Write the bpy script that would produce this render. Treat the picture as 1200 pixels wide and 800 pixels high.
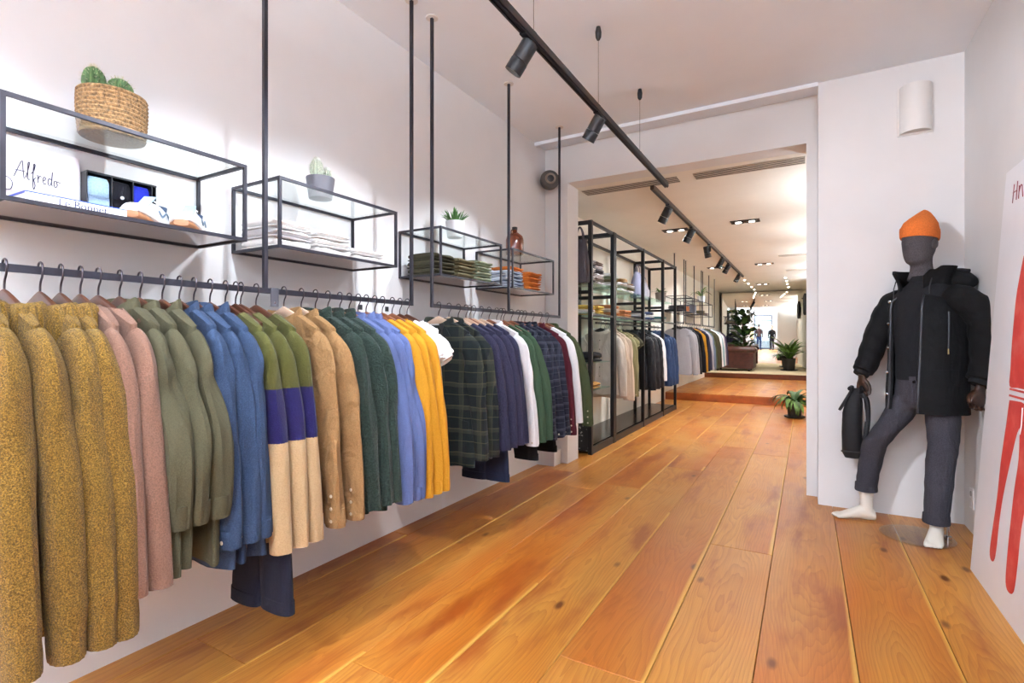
import bpy, bmesh, math, random
from mathutils import Vector, Matrix
PI = math.pi
for o in list(bpy.data.objects):
    bpy.data.objects.remove(o)
scene = bpy.context.scene
COL = scene.collection

# ------------------------------------------------------------------ camera, world, exposure
HC = 1.15                       # camera height
cam_d = bpy.data.cameras.new('camera'); cam = bpy.data.objects.new('camera', cam_d); COL.objects.link(cam)
cam_d.sensor_width = 36.0; cam_d.lens = 18.0; cam_d.clip_start = 0.05; cam_d.clip_end = 200
cam_d.shift_y = -0.0025
cam.location = (0, 0, HC); cam.rotation_euler = (PI / 2, 0, math.radians(29.9))
scene.camera = cam
scene.view_settings.view_transform = 'Standard'
scene.view_settings.look = 'None'
scene.view_settings.gamma = 1.0
scene.view_settings.use_curve_mapping = False
scene.view_settings.exposure = 0.66
world = bpy.data.worlds.new('world'); scene.world = world; world.use_nodes = True
bg = world.node_tree.nodes['Background']; bg.inputs[0].default_value = (0.72, 0.86, 1.0, 1); bg.inputs[1].default_value = 2.2

SPOT_W = 42.0                   # watts of a track spot
SPOT_COL = (0.88, 0.96, 1.07)
DOWN_W = 14.0                   # watts of a recessed downlight

# ------------------------------------------------------------------ mesh helpers
class MB:
    def __init__(s): s.v = []; s.f = []; s.mi = []; s.cur = 0
    def add(s, vs, fs):
        b = len(s.v); s.v += [tuple(v) for v in vs]
        for f in fs: s.f.append([b + i for i in f]); s.mi.append(s.cur)
        return s
    def box(s, x0, x1, y0, y1, z0, z1):
        return s.add([(x0,y0,z0),(x1,y0,z0),(x1,y1,z0),(x0,y1,z0),(x0,y0,z1),(x1,y0,z1),(x1,y1,z1),(x0,y1,z1)],
                     [(0,3,2,1),(4,5,6,7),(0,1,5,4),(1,2,6,5),(2,3,7,6),(3,0,4,7)])
    def loft(s, rings, cap0=True, cap1=True):
        n = len(rings[0]); vs = [p for r in rings for p in r]; fs = []
        for j in range(len(rings) - 1):
            for i in range(n):
                k = (i + 1) % n
                fs.append((j*n+i, j*n+k, (j+1)*n+k, (j+1)*n+i))
        if cap0: fs.append(tuple(reversed(range(n))))
        if cap1: fs.append(tuple((len(rings)-1)*n + i for i in range(n)))
        return s.add(vs, fs)
    def grid(s, rows):
        n = len(rows[0]); vs = [p for r in rows for p in r]; fs = []
        for j in range(len(rows) - 1):
            for i in range(n - 1):
                fs.append((j*n+i, j*n+i+1, (j+1)*n+i+1, (j+1)*n+i))
        return s.add(vs, fs)
    def slab(s, rows, off):
        """grid with thickness: rows of points, off = offset vector or function(point)->offset"""
        g = off if callable(off) else (lambda p: off)
        rows2 = [[tuple(Vector(p) + Vector(g(p))) for p in r] for r in rows]
        n = len(rows[0]); m = len(rows)
        vs = [p for r in rows for p in r] + [p for r in rows2 for p in r]; N = n*m; fs = []
        for j in range(m-1):
            for i in range(n-1):
                a, b, c, d = j*n+i, j*n+i+1, (j+1)*n+i+1, (j+1)*n+i
                fs.append((a,b,c,d)); fs.append((N+d,N+c,N+b,N+a))
        edge = [i for i in range(n)] + [j*n+n-1 for j in range(1,m)] + [(m-1)*n+i for i in range(n-2,-1,-1)] + [j*n for j in range(m-2,0,-1)]
        for q in range(len(edge)):
            a, b = edge[q], edge[(q+1) % len(edge)]
            fs.append((b,a,N+a,N+b))
        return s.add(vs, fs)
    def tube(s, path, r, n=8, cap=True, flat=1.0):
        P = [Vector(p) for p in path]; R = r if isinstance(r, (list, tuple)) else [r]*len(P)
        T = []
        for i in range(len(P)):
            t = (P[min(i+1, len(P)-1)] - P[max(i-1, 0)]); T.append(t.normalized() if t.length > 1e-9 else Vector((0,0,1)))
        up = Vector((0,0,1)) if abs(T[0].z) < 0.9 else Vector((1,0,0))
        nrm = (up - T[0]*up.dot(T[0])).normalized(); rings = []
        for i in range(len(P)):
            nrm = (nrm - T[i]*nrm.dot(T[i])); nrm = nrm.normalized() if nrm.length > 1e-6 else Vector((1,0,0))
            b = T[i].cross(nrm)
            rings.append([tuple(P[i] + nrm*(R[i]*math.cos(2*PI*k/n)) + b*(R[i]*flat*math.sin(2*PI*k/n))) for k in range(n)])
        return s.loft(rings, cap, cap)
    def lathe(s, prof, n=24, c=(0,0,0), cap0=True, cap1=True):
        rings = [[(c[0]+r*math.cos(2*PI*k/n), c[1]+r*math.sin(2*PI*k/n), c[2]+z) for k in range(n)] for r, z in prof]
        return s.loft(rings, cap0, cap1)
    def ball(s, c, rx, ry=None, rz=None, nu=16, nv=10):
        ry = rx if ry is None else ry; rz = rx if rz is None else rz
        rings = []
        for j in range(nv+1):
            a = -PI/2 + PI*j/nv; q = max(math.cos(a), 0.02)
            rings.append([(c[0]+rx*q*math.cos(2*PI*k/nu), c[1]+ry*q*math.sin(2*PI*k/nu), c[2]+rz*math.sin(a)) for k in range(nu)])
        return s.loft(rings)
    def prism(s, poly, off):
        """closed polygon (3D points) extruded by the vector off"""
        n = len(poly); o = Vector(off)
        vs = [tuple(p) for p in poly] + [tuple(Vector(p)+o) for p in poly]
        fs = [tuple(reversed(range(n))), tuple(range(n, 2*n))] + [(i, (i+1) % n, n+(i+1) % n, n+i) for i in range(n)]
        return s.add(vs, fs)
    def xf(s, M):
        s.v = [tuple(M @ Vector(v)) for v in s.v]; return s
    def mesh(s, name, mats, smooth=True, fix=True):
        me = bpy.data.meshes.new(name); me.from_pydata(s.v, [], s.f)
        for m in (mats if isinstance(mats, (list, tuple)) else [mats]): me.materials.append(m)
        me.polygons.foreach_set('material_index', s.mi)
        if fix:
            bm = bmesh.new(); bm.from_mesh(me); bmesh.ops.recalc_face_normals(bm, faces=bm.faces); bm.to_mesh(me); bm.free()
        if smooth:
            me.shade_smooth()
            try: me.set_sharp_from_angle(angle=math.radians(smooth if smooth is not True else 42))
            except Exception: pass
        me.update()
        return me
    def build(s, name, mats, parent=None, smooth=True, fix=True):
        return link(name, s.mesh(name, mats, smooth, fix), parent)

def link(name, data, parent=None):
    o = bpy.data.objects.new(name, data); COL.objects.link(o)
    if parent is not None: o.parent = parent
    return o
def empty(name, loc, rz=0.0):
    o = bpy.data.objects.new(name, None); COL.objects.link(o); o.location = loc; o.rotation_euler = (0, 0, rz); o.empty_display_size = 0.05
    return o
def tag(o, label=None, cat=None, group=None, kind=None):
    if label: o['label'] = label
    if cat: o['category'] = cat
    if group: o['group'] = group
    if kind: o['kind'] = kind
    return o
def thing(name, label, cat, loc, rz=0.0, group=None): return tag(empty(name, loc, rz), label, cat, group)
def struct(o): o['kind'] = 'structure'; return o
def kids(o): return [c for c in COL.objects if c.parent == o]
def copy_tree(o, parent=None, pairs=None):
    c = o.copy(); COL.objects.link(c); c.parent = parent
    for ch in CH.get(o.name, ()): copy_tree(ch, c)
    return c
CH = {}
def remember(o):
    CH.clear()
    for x in COL.objects:
        if x.parent is not None: CH.setdefault(x.parent.name, []).append(x)
def sm(t): t = max(0.0, min(1.0, t)); return t*t*(3-2*t)
def lerp(a, b, t): return a + (b-a)*t
def catmull(P, m):
    P = [Vector(p) for p in P]; out = []
    for i in range(len(P)-1):
        p0, p1, p2, p3 = P[max(i-1,0)], P[i], P[i+1], P[min(i+2, len(P)-1)]
        for k in range(m):
            t = k/m
            out.append(0.5*((2*p1) + (p2-p0)*t + (2*p0-5*p1+4*p2-p3)*t*t + (3*p1-p0-3*p2+p3)*t*t*t))
    out.append(P[-1]); return out
def ell(c, rx, ry, n=20, ax=(1,0,0), ay=(0,1,0), pw=1.0):
    c = Vector(c); ax = Vector(ax); ay = Vector(ay); out = []
    for k in range(n):
        a = 2*PI*k/n; q = math.cos(a); w = math.sin(a)
        out.append(tuple(c + ax*(rx*math.copysign(abs(q)**pw, q)) + ay*(ry*math.copysign(abs(w)**pw, w))))
    return out
def remesh(mb, name, mat, parent, voxel=0.012, smooth_it=6, fac=0.5):
    me = mb.mesh(name + '_source', mat, False); o = bpy.data.objects.new(name + '_source', me); COL.objects.link(o)
    r = o.modifiers.new('r', 'REMESH'); r.mode = 'VOXEL'; r.voxel_size = voxel; r.use_smooth_shade = True
    if smooth_it:
        q = o.modifiers.new('s', 'SMOOTH'); q.iterations = smooth_it; q.factor = fac
    dg = bpy.context.evaluated_depsgraph_get(); dg.update()
    nm = bpy.data.meshes.new_from_object(o.evaluated_get(dg)); nm.name = name
    nm.materials.clear()
    for m in (mat if isinstance(mat, (list, tuple)) else [mat]): nm.materials.append(m)
    bpy.data.objects.remove(o); nm.shade_smooth()
    return link(name, nm, parent)

# ------------------------------------------------------------------ materials
def lin(h):
    c = [int(h[i:i+2], 16)/255 for i in (0, 2, 4)]
    return tuple((x/12.92 if x <= 0.04045 else ((x+0.055)/1.055)**2.4) for x in c) + (1.0,)
MATS = {}
class NT:
    def __init__(s, name):
        s.m = bpy.data.materials.new(name); s.m.use_nodes = True; s.t = s.m.node_tree; s.N = s.t.nodes; s.L = s.t.links
        s.b = s.N['Principled BSDF']; s.out = s.N['Material Output']
    def n(s, typ, **kw):
        x = s.N.new(typ)
        for k, v in kw.items():
            if hasattr(x, k): setattr(x, k, v)
        return x
    def l(s, a, b): s.L.new(a, b)
    def math(s, op, a, b=None, c=None):
        x = s.n('ShaderNodeMath', operation=op)
        for i, q in enumerate((a, b, c)):
            if q is None: continue
            if isinstance(q, (int, float)): x.inputs[i].default_value = q
            else: s.l(q, x.inputs[i])
        return x.outputs[0]
    def mix(s, f, a, b, typ='MIX'):
        x = s.n('ShaderNodeMix', data_type='RGBA', blend_type=typ)
        for i, q in ((0, f), (6, a), (7, b)):
            if isinstance(q, (int, float)): x.inputs[i].default_value = q
            elif isinstance(q, tuple): x.inputs[i].default_value = q
            else: s.l(q, x.inputs[i])
        return x.outputs[2]
    def coord(s, which='Object', scale=(1,1,1)):
        c = s.n('ShaderNodeTexCoord'); m = s.n('ShaderNodeMapping'); m.inputs['Scale'].default_value = scale
        s.l(c.outputs[which], m.inputs['Vector']); return m.outputs[0]
    def noise(s, vec, scale, detail=3, rough=0.55, dist=0.0):
        x = s.n('ShaderNodeTexNoise'); x.inputs['Scale'].default_value = scale; x.inputs['Detail'].default_value = detail
        x.inputs['Roughness'].default_value = rough; x.inputs['Distortion'].default_value = dist
        if vec is not None: s.l(vec, x.inputs['Vector'])
        return x
    def ramp(s, f, stops):
        x = s.n('ShaderNodeValToRGB'); s.l(f, x.inputs[0]); e = x.color_ramp.elements
        while len(e) < len(stops): e.new(0.5)
        for i, (p, c) in enumerate(stops): e[i].position = p; e[i].color = c
        return x.outputs[0]
    def bump(s, h, strength=0.3, dist=0.01):
        x = s.n('ShaderNodeBump'); x.inputs['Strength'].default_value = strength; x.inputs['Distance'].default_value = dist
        s.l(h, x.inputs['Height']); s.l(x.outputs[0], s.b.inputs['Normal'])
    def set(s, **kw):
        for k, v in kw.items():
            i = s.b.inputs[k.replace('_', ' ')]
            if isinstance(v, (int, float)): i.default_value = v
            elif isinstance(v, tuple): i.default_value = v
            else: s.l(v, i)
def plain(name, hexc, rough=0.5, metal=0.0, var=0.06, scale=8.0, bump=0.0, spec=0.5, coat=0.0):
    if name in MATS: return MATS[name]
    t = NT(name); c = lin(hexc); v = t.coord(); nz = t.noise(v, scale)
    d = tuple(x*(1-2.2*var) for x in c[:3]) + (1,); e = tuple(min(1, x*(1+var)) for x in c[:3]) + (1,)
    t.set(Base_Color=t.ramp(nz.outputs[0], [(0.3, d), (0.7, e)]), Roughness=rough, Metallic=metal)
    t.b.inputs['Specular IOR Level'].default_value = spec
    if coat: t.b.inputs['Coat Weight'].default_value = coat; t.b.inputs['Coat Roughness'].default_value = 0.1
    if bump: t.bump(nz.outputs[0], bump, 0.01)
    MATS[name] = t.m; return t.m
def fabric(name, hexc, var=0.18, scale=180.0, bump=0.35, fold=0.35, rough=0.92, sheen=0.04, fs=9.0, stretch=(1,1,0.45), hex2=None, speck=0.0):
    """cloth: fine weave noise for colour and relief plus broad soft creases in the relief"""
    if name in MATS: return MATS[name]
    t = NT(name); c = lin(hexc); v = t.coord('Object'); fine = t.noise(v, scale, 2, 0.7)
    c2 = lin(hex2) if hex2 else tuple(min(1, x*(1+1.6*var)) for x in c[:3]) + (1,)
    c1 = tuple(x*(1-1.8*var) for x in c[:3]) + (1,)
    colr = t.ramp(fine.outputs[0], [(0.36, c1), (0.5, c), (0.66, c2)])
    broad = t.noise(t.coord('Object'), 5.0, 2)
    colr = t.mix(broad.outputs[0], colr, t.mix(0.18, colr, (0,0,0,1)))
    if speck:
        sp = t.noise(v, scale*1.4, 1, 0.5); colr = t.mix(t.math('MULTIPLY', t.math('GREATER_THAN', sp.outputs[0], 0.66), speck), colr, tuple(min(1, x*2.4+0.03) for x in c[:3]) + (1,))
    t.set(Base_Color=colr, Roughness=rough, Sheen_Weight=sheen*.3)
    t.b.inputs['Specular IOR Level'].default_value = 0.2
    w = t.noise(t.coord('Object', stretch), fs, 3, 0.5, 0.6)
    h = t.math('ADD', t.math('MULTIPLY', fine.outputs[0], bump*0.004), t.math('MULTIPLY', w.outputs[0], fold*0.05))
    b = t.n('ShaderNodeBump'); b.inputs['Strength'].default_value = 1.0; b.inputs['Distance'].default_value = 1.0
    t.l(h, b.inputs['Height']); t.l(b.outputs[0], t.b.inputs['Normal'])
    MATS[name] = t.m; return t.m
def banded(name, stops, **kw):
    """knit with colour bands by height; stops = [(z above floor, hex)] from the hem upward, object origin at rail height RZ"""
    m = fabric(name, stops[0][1], **kw); t = NT.__new__(NT); t.m = m; t.t = m.node_tree; t.N = t.t.nodes; t.L = t.t.links; t.b = t.N['Principled BSDF']
    c = t.n('ShaderNodeTexCoord'); sp = t.n('ShaderNodeSeparateXYZ'); t.l(c.outputs['Object'], sp.inputs[0])
    fine = t.noise(c.outputs['Object'], 200, 2, 0.7)
    z = t.math('ADD', sp.outputs[2], t.math('MULTIPLY', t.math('SUBTRACT', fine.outputs[0], 0.5), 0.006)); col = lin(stops[0][1])
    for lim, hx in stops[1:]:
        col = t.mix(t.math('GREATER_THAN', z, lim - RZ), col, lin(hx))
    col = t.mix(t.math('MULTIPLY', fine.outputs[0], 0.45), col, (0,0,0,1))
    t.l(col, t.b.inputs['Base Color']); return m
def plaid(name, base, a, b, line, size=0.11, fold=0.3):
    if name in MATS: return MATS[name]
    t = NT(name); c = t.n('ShaderNodeTexCoord'); sp = t.n('ShaderNodeSeparateXYZ'); t.l(c.outputs['Object'], sp.inputs[0])
    wob = t.noise(c.outputs['Object'], 6, 2)
    def band(ax, per, w, ph):
        q = t.math('ADD', sp.outputs[ax], t.math('MULTIPLY', wob.outputs[0], 0.02))
        fr = t.math('FRACT', t.math('ADD', t.math('MULTIPLY', q, 1.0/per), ph + 10))
        return t.math('LESS_THAN', fr, w)
    col = lin(base)
    col = t.mix(t.math('MULTIPLY', band(2, size, 0.42, 0.0), 0.6), col, lin(a)); col = t.mix(t.math('MULTIPLY', band(0, size, 0.42, 0.2), 0.5), col, lin(a))
    col = t.mix(t.math('MULTIPLY', band(2, size, 0.2, 0.5), 0.55), col, lin(b)); col = t.mix(t.math('MULTIPLY', band(0, size, 0.2, 0.7), 0.45), col, lin(b))
    col = t.mix(t.math('MULTIPLY', band(2, size, 0.035, 0.35), 0.6), col, lin(line)); col = t.mix(t.math('MULTIPLY', band(2, size, 0.035, 0.85), 0.6), col, lin(line))
    col = t.mix(t.math('MULTIPLY', band(0, size, 0.04, 0.5), 0.45), col, lin(line))
    fine = t.noise(c.outputs['Object'], 220, 2, 0.7); col = t.mix(t.math('MULTIPLY', fine.outputs[0], 0.5), col, (0.0,0.0,0.0,1))
    t.set(Base_Color=col, Roughness=0.92, Sheen_Weight=0.03); t.b.inputs['Specular IOR Level'].default_value = 0.2
    w = t.noise(t.coord('Object', (1,1,.45)), 9, 3); t.bump(t.math('MULTIPLY', w.outputs[0], fold*0.05), 1.0, 1.0)
    MATS[name] = t.m; return t.m
def stripes(name, base, line, per=0.02, w=0.35, axis=2):
    if name in MATS: return MATS[name]
    t = NT(name); c = t.n('ShaderNodeTexCoord'); sp = t.n('ShaderNodeSeparateXYZ'); t.l(c.outputs['Object'], sp.inputs[0])
    fr = t.math('FRACT', t.math('ADD', t.math('MULTIPLY', sp.outputs[axis], 1.0/per), 10))
    t.set(Base_Color=t.mix(t.math('LESS_THAN', fr, w), lin(base), lin(line)), Roughness=0.9)
    w_ = t.noise(c.outputs['Object'], 12, 2); t.bump(w_.outputs[0], 0.4, 0.01)
    MATS[name] = t.m; return t.m
def glassy(name, tint=(0.93, 0.96, 0.95, 1), gloss=0.10, rough=0.02):
    if name in MATS: return MATS[name]
    t = NT(name); tr = t.n('ShaderNodeBsdfTransparent'); tr.inputs[0].default_value = tint
    gl = t.n('ShaderNodeBsdfGlossy'); gl.inputs['Roughness'].default_value = rough; gl.inputs[0].default_value = (1,1,1,1)
    fr = t.n('ShaderNodeFresnel'); fr.inputs[0].default_value = 1.5
    ms = t.n('ShaderNodeMixShader'); t.l(t.math('MINIMUM', t.math('ADD', t.math('MULTIPLY', fr.outputs[0], 0.6), gloss*0.3), 0.22), ms.inputs[0]); t.l(tr.outputs[0], ms.inputs[1]); t.l(gl.outputs[0], ms.inputs[2])
    t.l(ms.outputs[0], t.out.inputs[0]); MATS[name] = t.m; return t.m
def emit(name, col, strength):
    if name in MATS: return MATS[name]
    t = NT(name); t.set(Base_Color=(0.9,0.9,0.9,1), Emission_Color=col, Emission_Strength=strength); MATS[name] = t.m; return t.m
def plank_wood():
    t = NT('plank_wood'); oi = t.n('ShaderNodeObjectInfo'); c = t.n('ShaderNodeTexCoord'); sp = t.n('ShaderNodeSeparateXYZ'); t.l(c.outputs['Object'], sp.inputs[0])
    rnd = oi.outputs['Random']; x, y = sp.outputs[0], sp.outputs[1]
    off = t.n('ShaderNodeCombineXYZ'); t.l(t.math('MULTIPLY', rnd, 37.0), off.inputs[0]); t.l(t.math('MULTIPLY', rnd, 91.0), off.inputs[1]); t.l(t.math('MULTIPLY', rnd, 13.0), off.inputs[2])
    va = t.n('ShaderNodeVectorMath', operation='ADD'); t.l(c.outputs['Object'], va.inputs[0]); t.l(off.outputs[0], va.inputs[1])
    def stretched(sx, sy):
        m = t.n('ShaderNodeMapping'); m.inputs['Scale'].default_value = (sx, sy, 1); t.l(va.outputs[0], m.inputs['Vector']); return m.outputs[0]
    slow = t.noise(stretched(2.5, 0.5), 1.0, 3, 0.5).outputs[0]           # wandering of the rings along the board
    mid = t.noise(stretched(9, 1.0), 1.0, 3, 0.55).outputs[0]
    cx = t.math('SUBTRACT', x, t.math('MULTIPLY', t.math('SUBTRACT', rnd, 0.5), 0.16))
    dep = t.math('ADD', t.math('MULTIPLY', slow, 0.30), t.math('MULTIPLY', mid, 0.05))
    d = t.math('SQRT', t.math('ADD', t.math('MULTIPLY', cx, cx), t.math('MULTIPLY', dep, dep)))
    ring = t.math('FRACT', t.math('MULTIPLY', d, 95.0))
    late = t.math('POWER', ring, 2.2)
    fiber = t.noise(stretched(240, 3.5), 1.0, 3, 0.6).outputs[0]
    base = t.ramp(slow, [(0.25, lin('cf8630')), (0.45, lin('d99a45')), (0.62, lin('cb7826')), (0.8, lin('b4641f'))])
    tone = t.mix(t.math('MULTIPLY', t.math('SUBTRACT', rnd, 0.25), 0.85), base, lin('bf7230'))
    col = t.mix(t.math('MULTIPLY', late, 0.45), tone, lin('a4581a'))
    col = t.mix(t.math('MULTIPLY', fiber, 0.5), col, lin('7c3c10'), 'MULTIPLY')
    # red heart blotches and knots
    heart = t.noise(stretched(5, 1.1), 1.0, 4, 0.6).outputs[0]
    hm = t.math('MULTIPLY', t.math('MULTIPLY', t.math('SUBTRACT', heart, 0.54), 7.0), 0.85); hm = t.math('MAXIMUM', t.math('MINIMUM', hm, 0.75), 0.0)
    col = t.mix(hm, col, lin('8e3d12'))
    vo = t.n('ShaderNodeTexVoronoi'); vo.inputs['Scale'].default_value = 1.0; t.l(stretched(4.2, 1.9), vo.inputs['Vector'])
    kn = t.math('MULTIPLY', t.math('SUBTRACT', 0.095, vo.outputs['Distance']), 16.0); kn = t.math('MAXIMUM', t.math('MINIMUM', kn, 0.85), 0.0)
    col = t.mix(kn, col, lin('5a230a'))
    # pale sapwood along one edge of some boards
    edge = t.math('SUBTRACT', t.math('ABSOLUTE', t.math('ADD', x, t.math('MULTIPLY', t.math('SUBTRACT', slow, 0.5), 0.05))), 0.141)
    sap = t.math('MULTIPLY', t.math('MINIMUM', t.math('MAXIMUM', t.math('MULTIPLY', edge, 90.0), 0.0), 1.0), t.math('MULTIPLY', t.math('GREATER_THAN', x, 0.0), 0.75))
    sap = t.math('MULTIPLY', sap, t.math('GREATER_THAN', t.noise(stretched(0.0, 0.4), 1.0, 1).outputs[0], 0.44))
    col = t.mix(sap, col, lin('dcab52'))
    # marks of wear
    wr = t.noise(c.outputs['Object'], 3.0, 4).outputs[0]
    t.set(Base_Color=col, Roughness=t.math('ADD', t.math('MULTIPLY', wr, 0.25), 0.24))
    t.b.inputs['Specular IOR Level'].default_value = 0.5; t.b.inputs['Coat Weight'].default_value = 0.0
    t.bump(t.math('ADD', t.math('MULTIPLY', late, 0.5), t.math('MULTIPLY', fiber, 0.5)), 0.10, 0.004)
    return t.m

WALL = plain('white_paint', 'e4e2e1', 0.6, var=0.012, scale=3, spec=0.3)
CEIL = plain('ceiling_paint', 'f0f5fb', 0.75, var=0.012, scale=2, spec=0.2)
CREAM = plain('cream_paint', 'efeadf', 0.6, var=0.015, scale=3, spec=0.3)
STEEL = plain('dark_steel', '2c2a33', 0.42, 0.35, var=0.1, scale=25)
BLACK = plain('black_paint', '18181b', 0.45, var=0.1)
BLACKGLOSS = plain('black_gloss_panel', '0b0b0c', 0.2, var=0.05, spec=.3)
WOODF = plank_wood()
GLASS = glassy('clear_glass')
SHELFP = plain('shelf_panel_gloss', 'bdb6b6', 0.12, 0.75, var=0.02)
LAMP = emit('lamp_lens', (1.0, 0.95, 0.88, 1), 4.0)
CHROME = plain('chrome', 'cfcfd2', 0.15, 1.0, var=0.02)

# ------------------------------------------------------------------ the room
RX, RZ = -1.80, 1.335           # rail line of the hanging racks
WL, WR = -2.14, 0.85            # left and right walls of the front room
CZ, CZ2 = 2.93, 2.59            # ceilings
YB = 4.35                       # wall with the wide opening
def slab(name, mat, *boxes):
    m = MB()
    for b in boxes: m.box(*b)
    return struct(m.build(name, mat, smooth=False))
floor = slab('floor', plain('floor_gap', '3a2413', 0.8), (-2.5, 1.0, -8.2, 9.95, -0.12, -0.018))
rng = random.Random(11)
PW = 0.312
plank_mesh = {}
def plank(xc, y0, y1, z, parent, w=PW):
    key = (round(y1-y0, 2), round(w, 3))
    if key not in plank_mesh:
        a, l, g = w/2 - 0.0012, (y1-y0)/2 - 0.001, 0.0018
        m = MB(); m.loft([[(-a,-l,-0.018),(a,-l,-0.018),(a,l,-0.018),(-a,l,-0.018)], [(-a,-l,-g),(a,-l,-g),(a,l,-g),(-a,l,-g)],
                          [(-a+g,-l+g,0),(a-g,-l+g,0),(a-g,l-g,0),(-a+g,l-g,0)]], True, True)
        plank_mesh[key] = m.mesh('plank', WOODF, False)
    o = link('plank', plank_mesh[key], parent); o.location = (xc, (y0+y1)/2, z); return o
for k in range(-8, 4):
    xc = 0.155 + PW*(k - 0.5)
    x0, x1 = xc - PW/2, xc + PW/2
    y = -8.1 - rng.choice([0, .6, 1.2, 1.8, 2.4]); cuts = []
    while y < 9.95:
        nxt = y + rng.choice([2.6, 3.0, 3.4, 3.8, 4.2, 4.6])
        if k == -1:                      # the board with the joint in the aisle
            nxt = 3.05 if y < 3.0 and nxt > 0.0 and y > -4 else nxt
        nxt = min(nxt, 9.95)
        if 9.95 - nxt < 0.8: nxt = 9.95
        plank(xc, max(y, -8.1), nxt, 0.0, floor); y = nxt
# raised floor between the racks, with a wooden riser, and the beige platform behind it
floor_mid = slab('floor_raised', plain('floor_gap', '3a2413', 0.8), (-2.5, 1.0, 9.97, 14.3, -0.1, 0.122))
for k in range(-8, 3):
    xc = 0.155 + PW*(k - 0.5); y = 9.953
    for l in ([1.9, 2.44] if k % 2 else [2.6, 1.74]): plank(xc, y, y+l, 0.14, floor_mid); y += l
rs = MB(); rs.box(-2.4, 0.9, 9.94, 9.968, 0.0, 0.125); rs.build('riser_board', plain('riser_wood', 'a9551f', 0.4, var=0.2, scale=5), floor_mid, False)
CARPET = fabric('beige_carpet', 'd9c7a3', 0.08, 90, 0.4, 0.0)
floor_far = slab('floor_platform', CARPET, (-2.5, 0.3, 14.32, 17.3, 0.0, 0.27))
rs = MB(); rs.box(-2.4, 0.2, 14.29, 14.318, 0.12, 0.262); rs.build('riser_board', plain('riser_dark', '6e3413', 0.45, var=0.15, scale=5), floor_far, False)

slab('ceiling', CEIL, (WL-.15, WR+.15, -8.2, YB, CZ, CZ+.12))
slab('ceiling_passage', CREAM, (-2.5, 1.0, 4.545, 17.3, CZ2, CZ2+.12))
slab('wall_left', WALL, (WL-.15, WL, -8.2, YB+.02, -0.1, CZ+.05))
slab('wall_right', WALL, (WR, WR+.15, -8.2, 4.6, -0.1, CZ+.05))
slab('wall_back', WALL, (0.07, WR+.02, 4.15, 4.60, -0.1, CZ+.05), (0.0, 0.07, YB, 4.60, -0.1, CZ2),
     (WL-.1, -1.91, YB, 4.60, -0.1, CZ+.05), (-1.91, 0.07, YB, 4.55, CZ2, CZ+.05))
tr = slab('trim_1', WALL, (WL, -1.97, 4.19, YB, 0, 0.13))
slab('trim_2', CEIL, (WL, 0.07, 4.13, 4.165, CZ-.028, CZ))
slab('wall_passage_left', CREAM, (-2.5, -2.34, 4.6, 17.3, -0.1, CZ2+.05))
slab('wall_passage_right', CREAM, (0.85, 1.0, 4.6, 14.3, -0.1, CZ2+.05), (0.03, 1.0, 14.3, 17.3, -0.1, CZ2+.05))
slab('wall_far', CREAM, (-2.5, 0.3, 17.3, 17.4, 0, CZ2))
# shop front behind: a glazed door to the street
slab('wall_front', WALL, (WL, -0.80, -8.15, -8.0, 0, CZ), (0.40, WR, -8.15, -8.0, 0, CZ), (-0.80, 0.40, -8.15, -8.0, 2.5, CZ))
d1 = struct(empty('door_1', (-0.2, -8.07, 0)))
m = MB(); m.box(-.6,-.53,-.03,.03,0,2.5); m.box(.53,.6,-.03,.03,0,2.5); m.box(-.53,.53,-.03,.03,2.43,2.5); m.box(-.53,.53,-.03,.03,0,.1); m.box(-.53,.53,-.03,.03,2.05,2.11)
m.build('door_frame', plain('blue_grey_door', '3d5a78', 0.4), d1, False)
m = MB(); m.box(-.53,.53,-.005,.005,.1,2.05); m.build('pane', GLASS, d1, False)
m = MB(); m.box(-.53,.53,-.005,.005,2.11,2.43); m.build('pane', GLASS, d1, False)
slab('ground_street', plain('paving', '8d9199', 0.8, var=0.1, scale=2), (-30, 30, -40, -8.16, -0.1, 0.0))

# mirror covering the far wall, turned a little and leaning
mir = struct(empty('wall_mirror', (-1.14, 17.0, 0.27)))
n = Vector((0.0515, -0.9985, -0.008)).normalized(); xax = n.cross(Vector((0,0,1))).normalized() * -1; zax = xax.cross(n)
if zax.z < 0: zax = -zax
M = Matrix((xax, -n, zax)).transposed().to_4x4(); mir.matrix_world = Matrix.Translation((-1.10, 17.03, 0.272)) @ M
MIRR = plain('mirror_silver', 'f2f1ea', 0.015, 1.0, var=0.0)
m = MB(); m.box(-1.16, 1.10, 0, 0.012, 0, 2.29); m.build('mirror_glass', MIRR, mir, False)
m = MB(); m.box(-1.19, -1.16, -0.01, 0.03, 0, 2.29); m.build('frame_strip', plain('brown_edge', '5d4a33', 0.5), mir, False)

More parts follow.
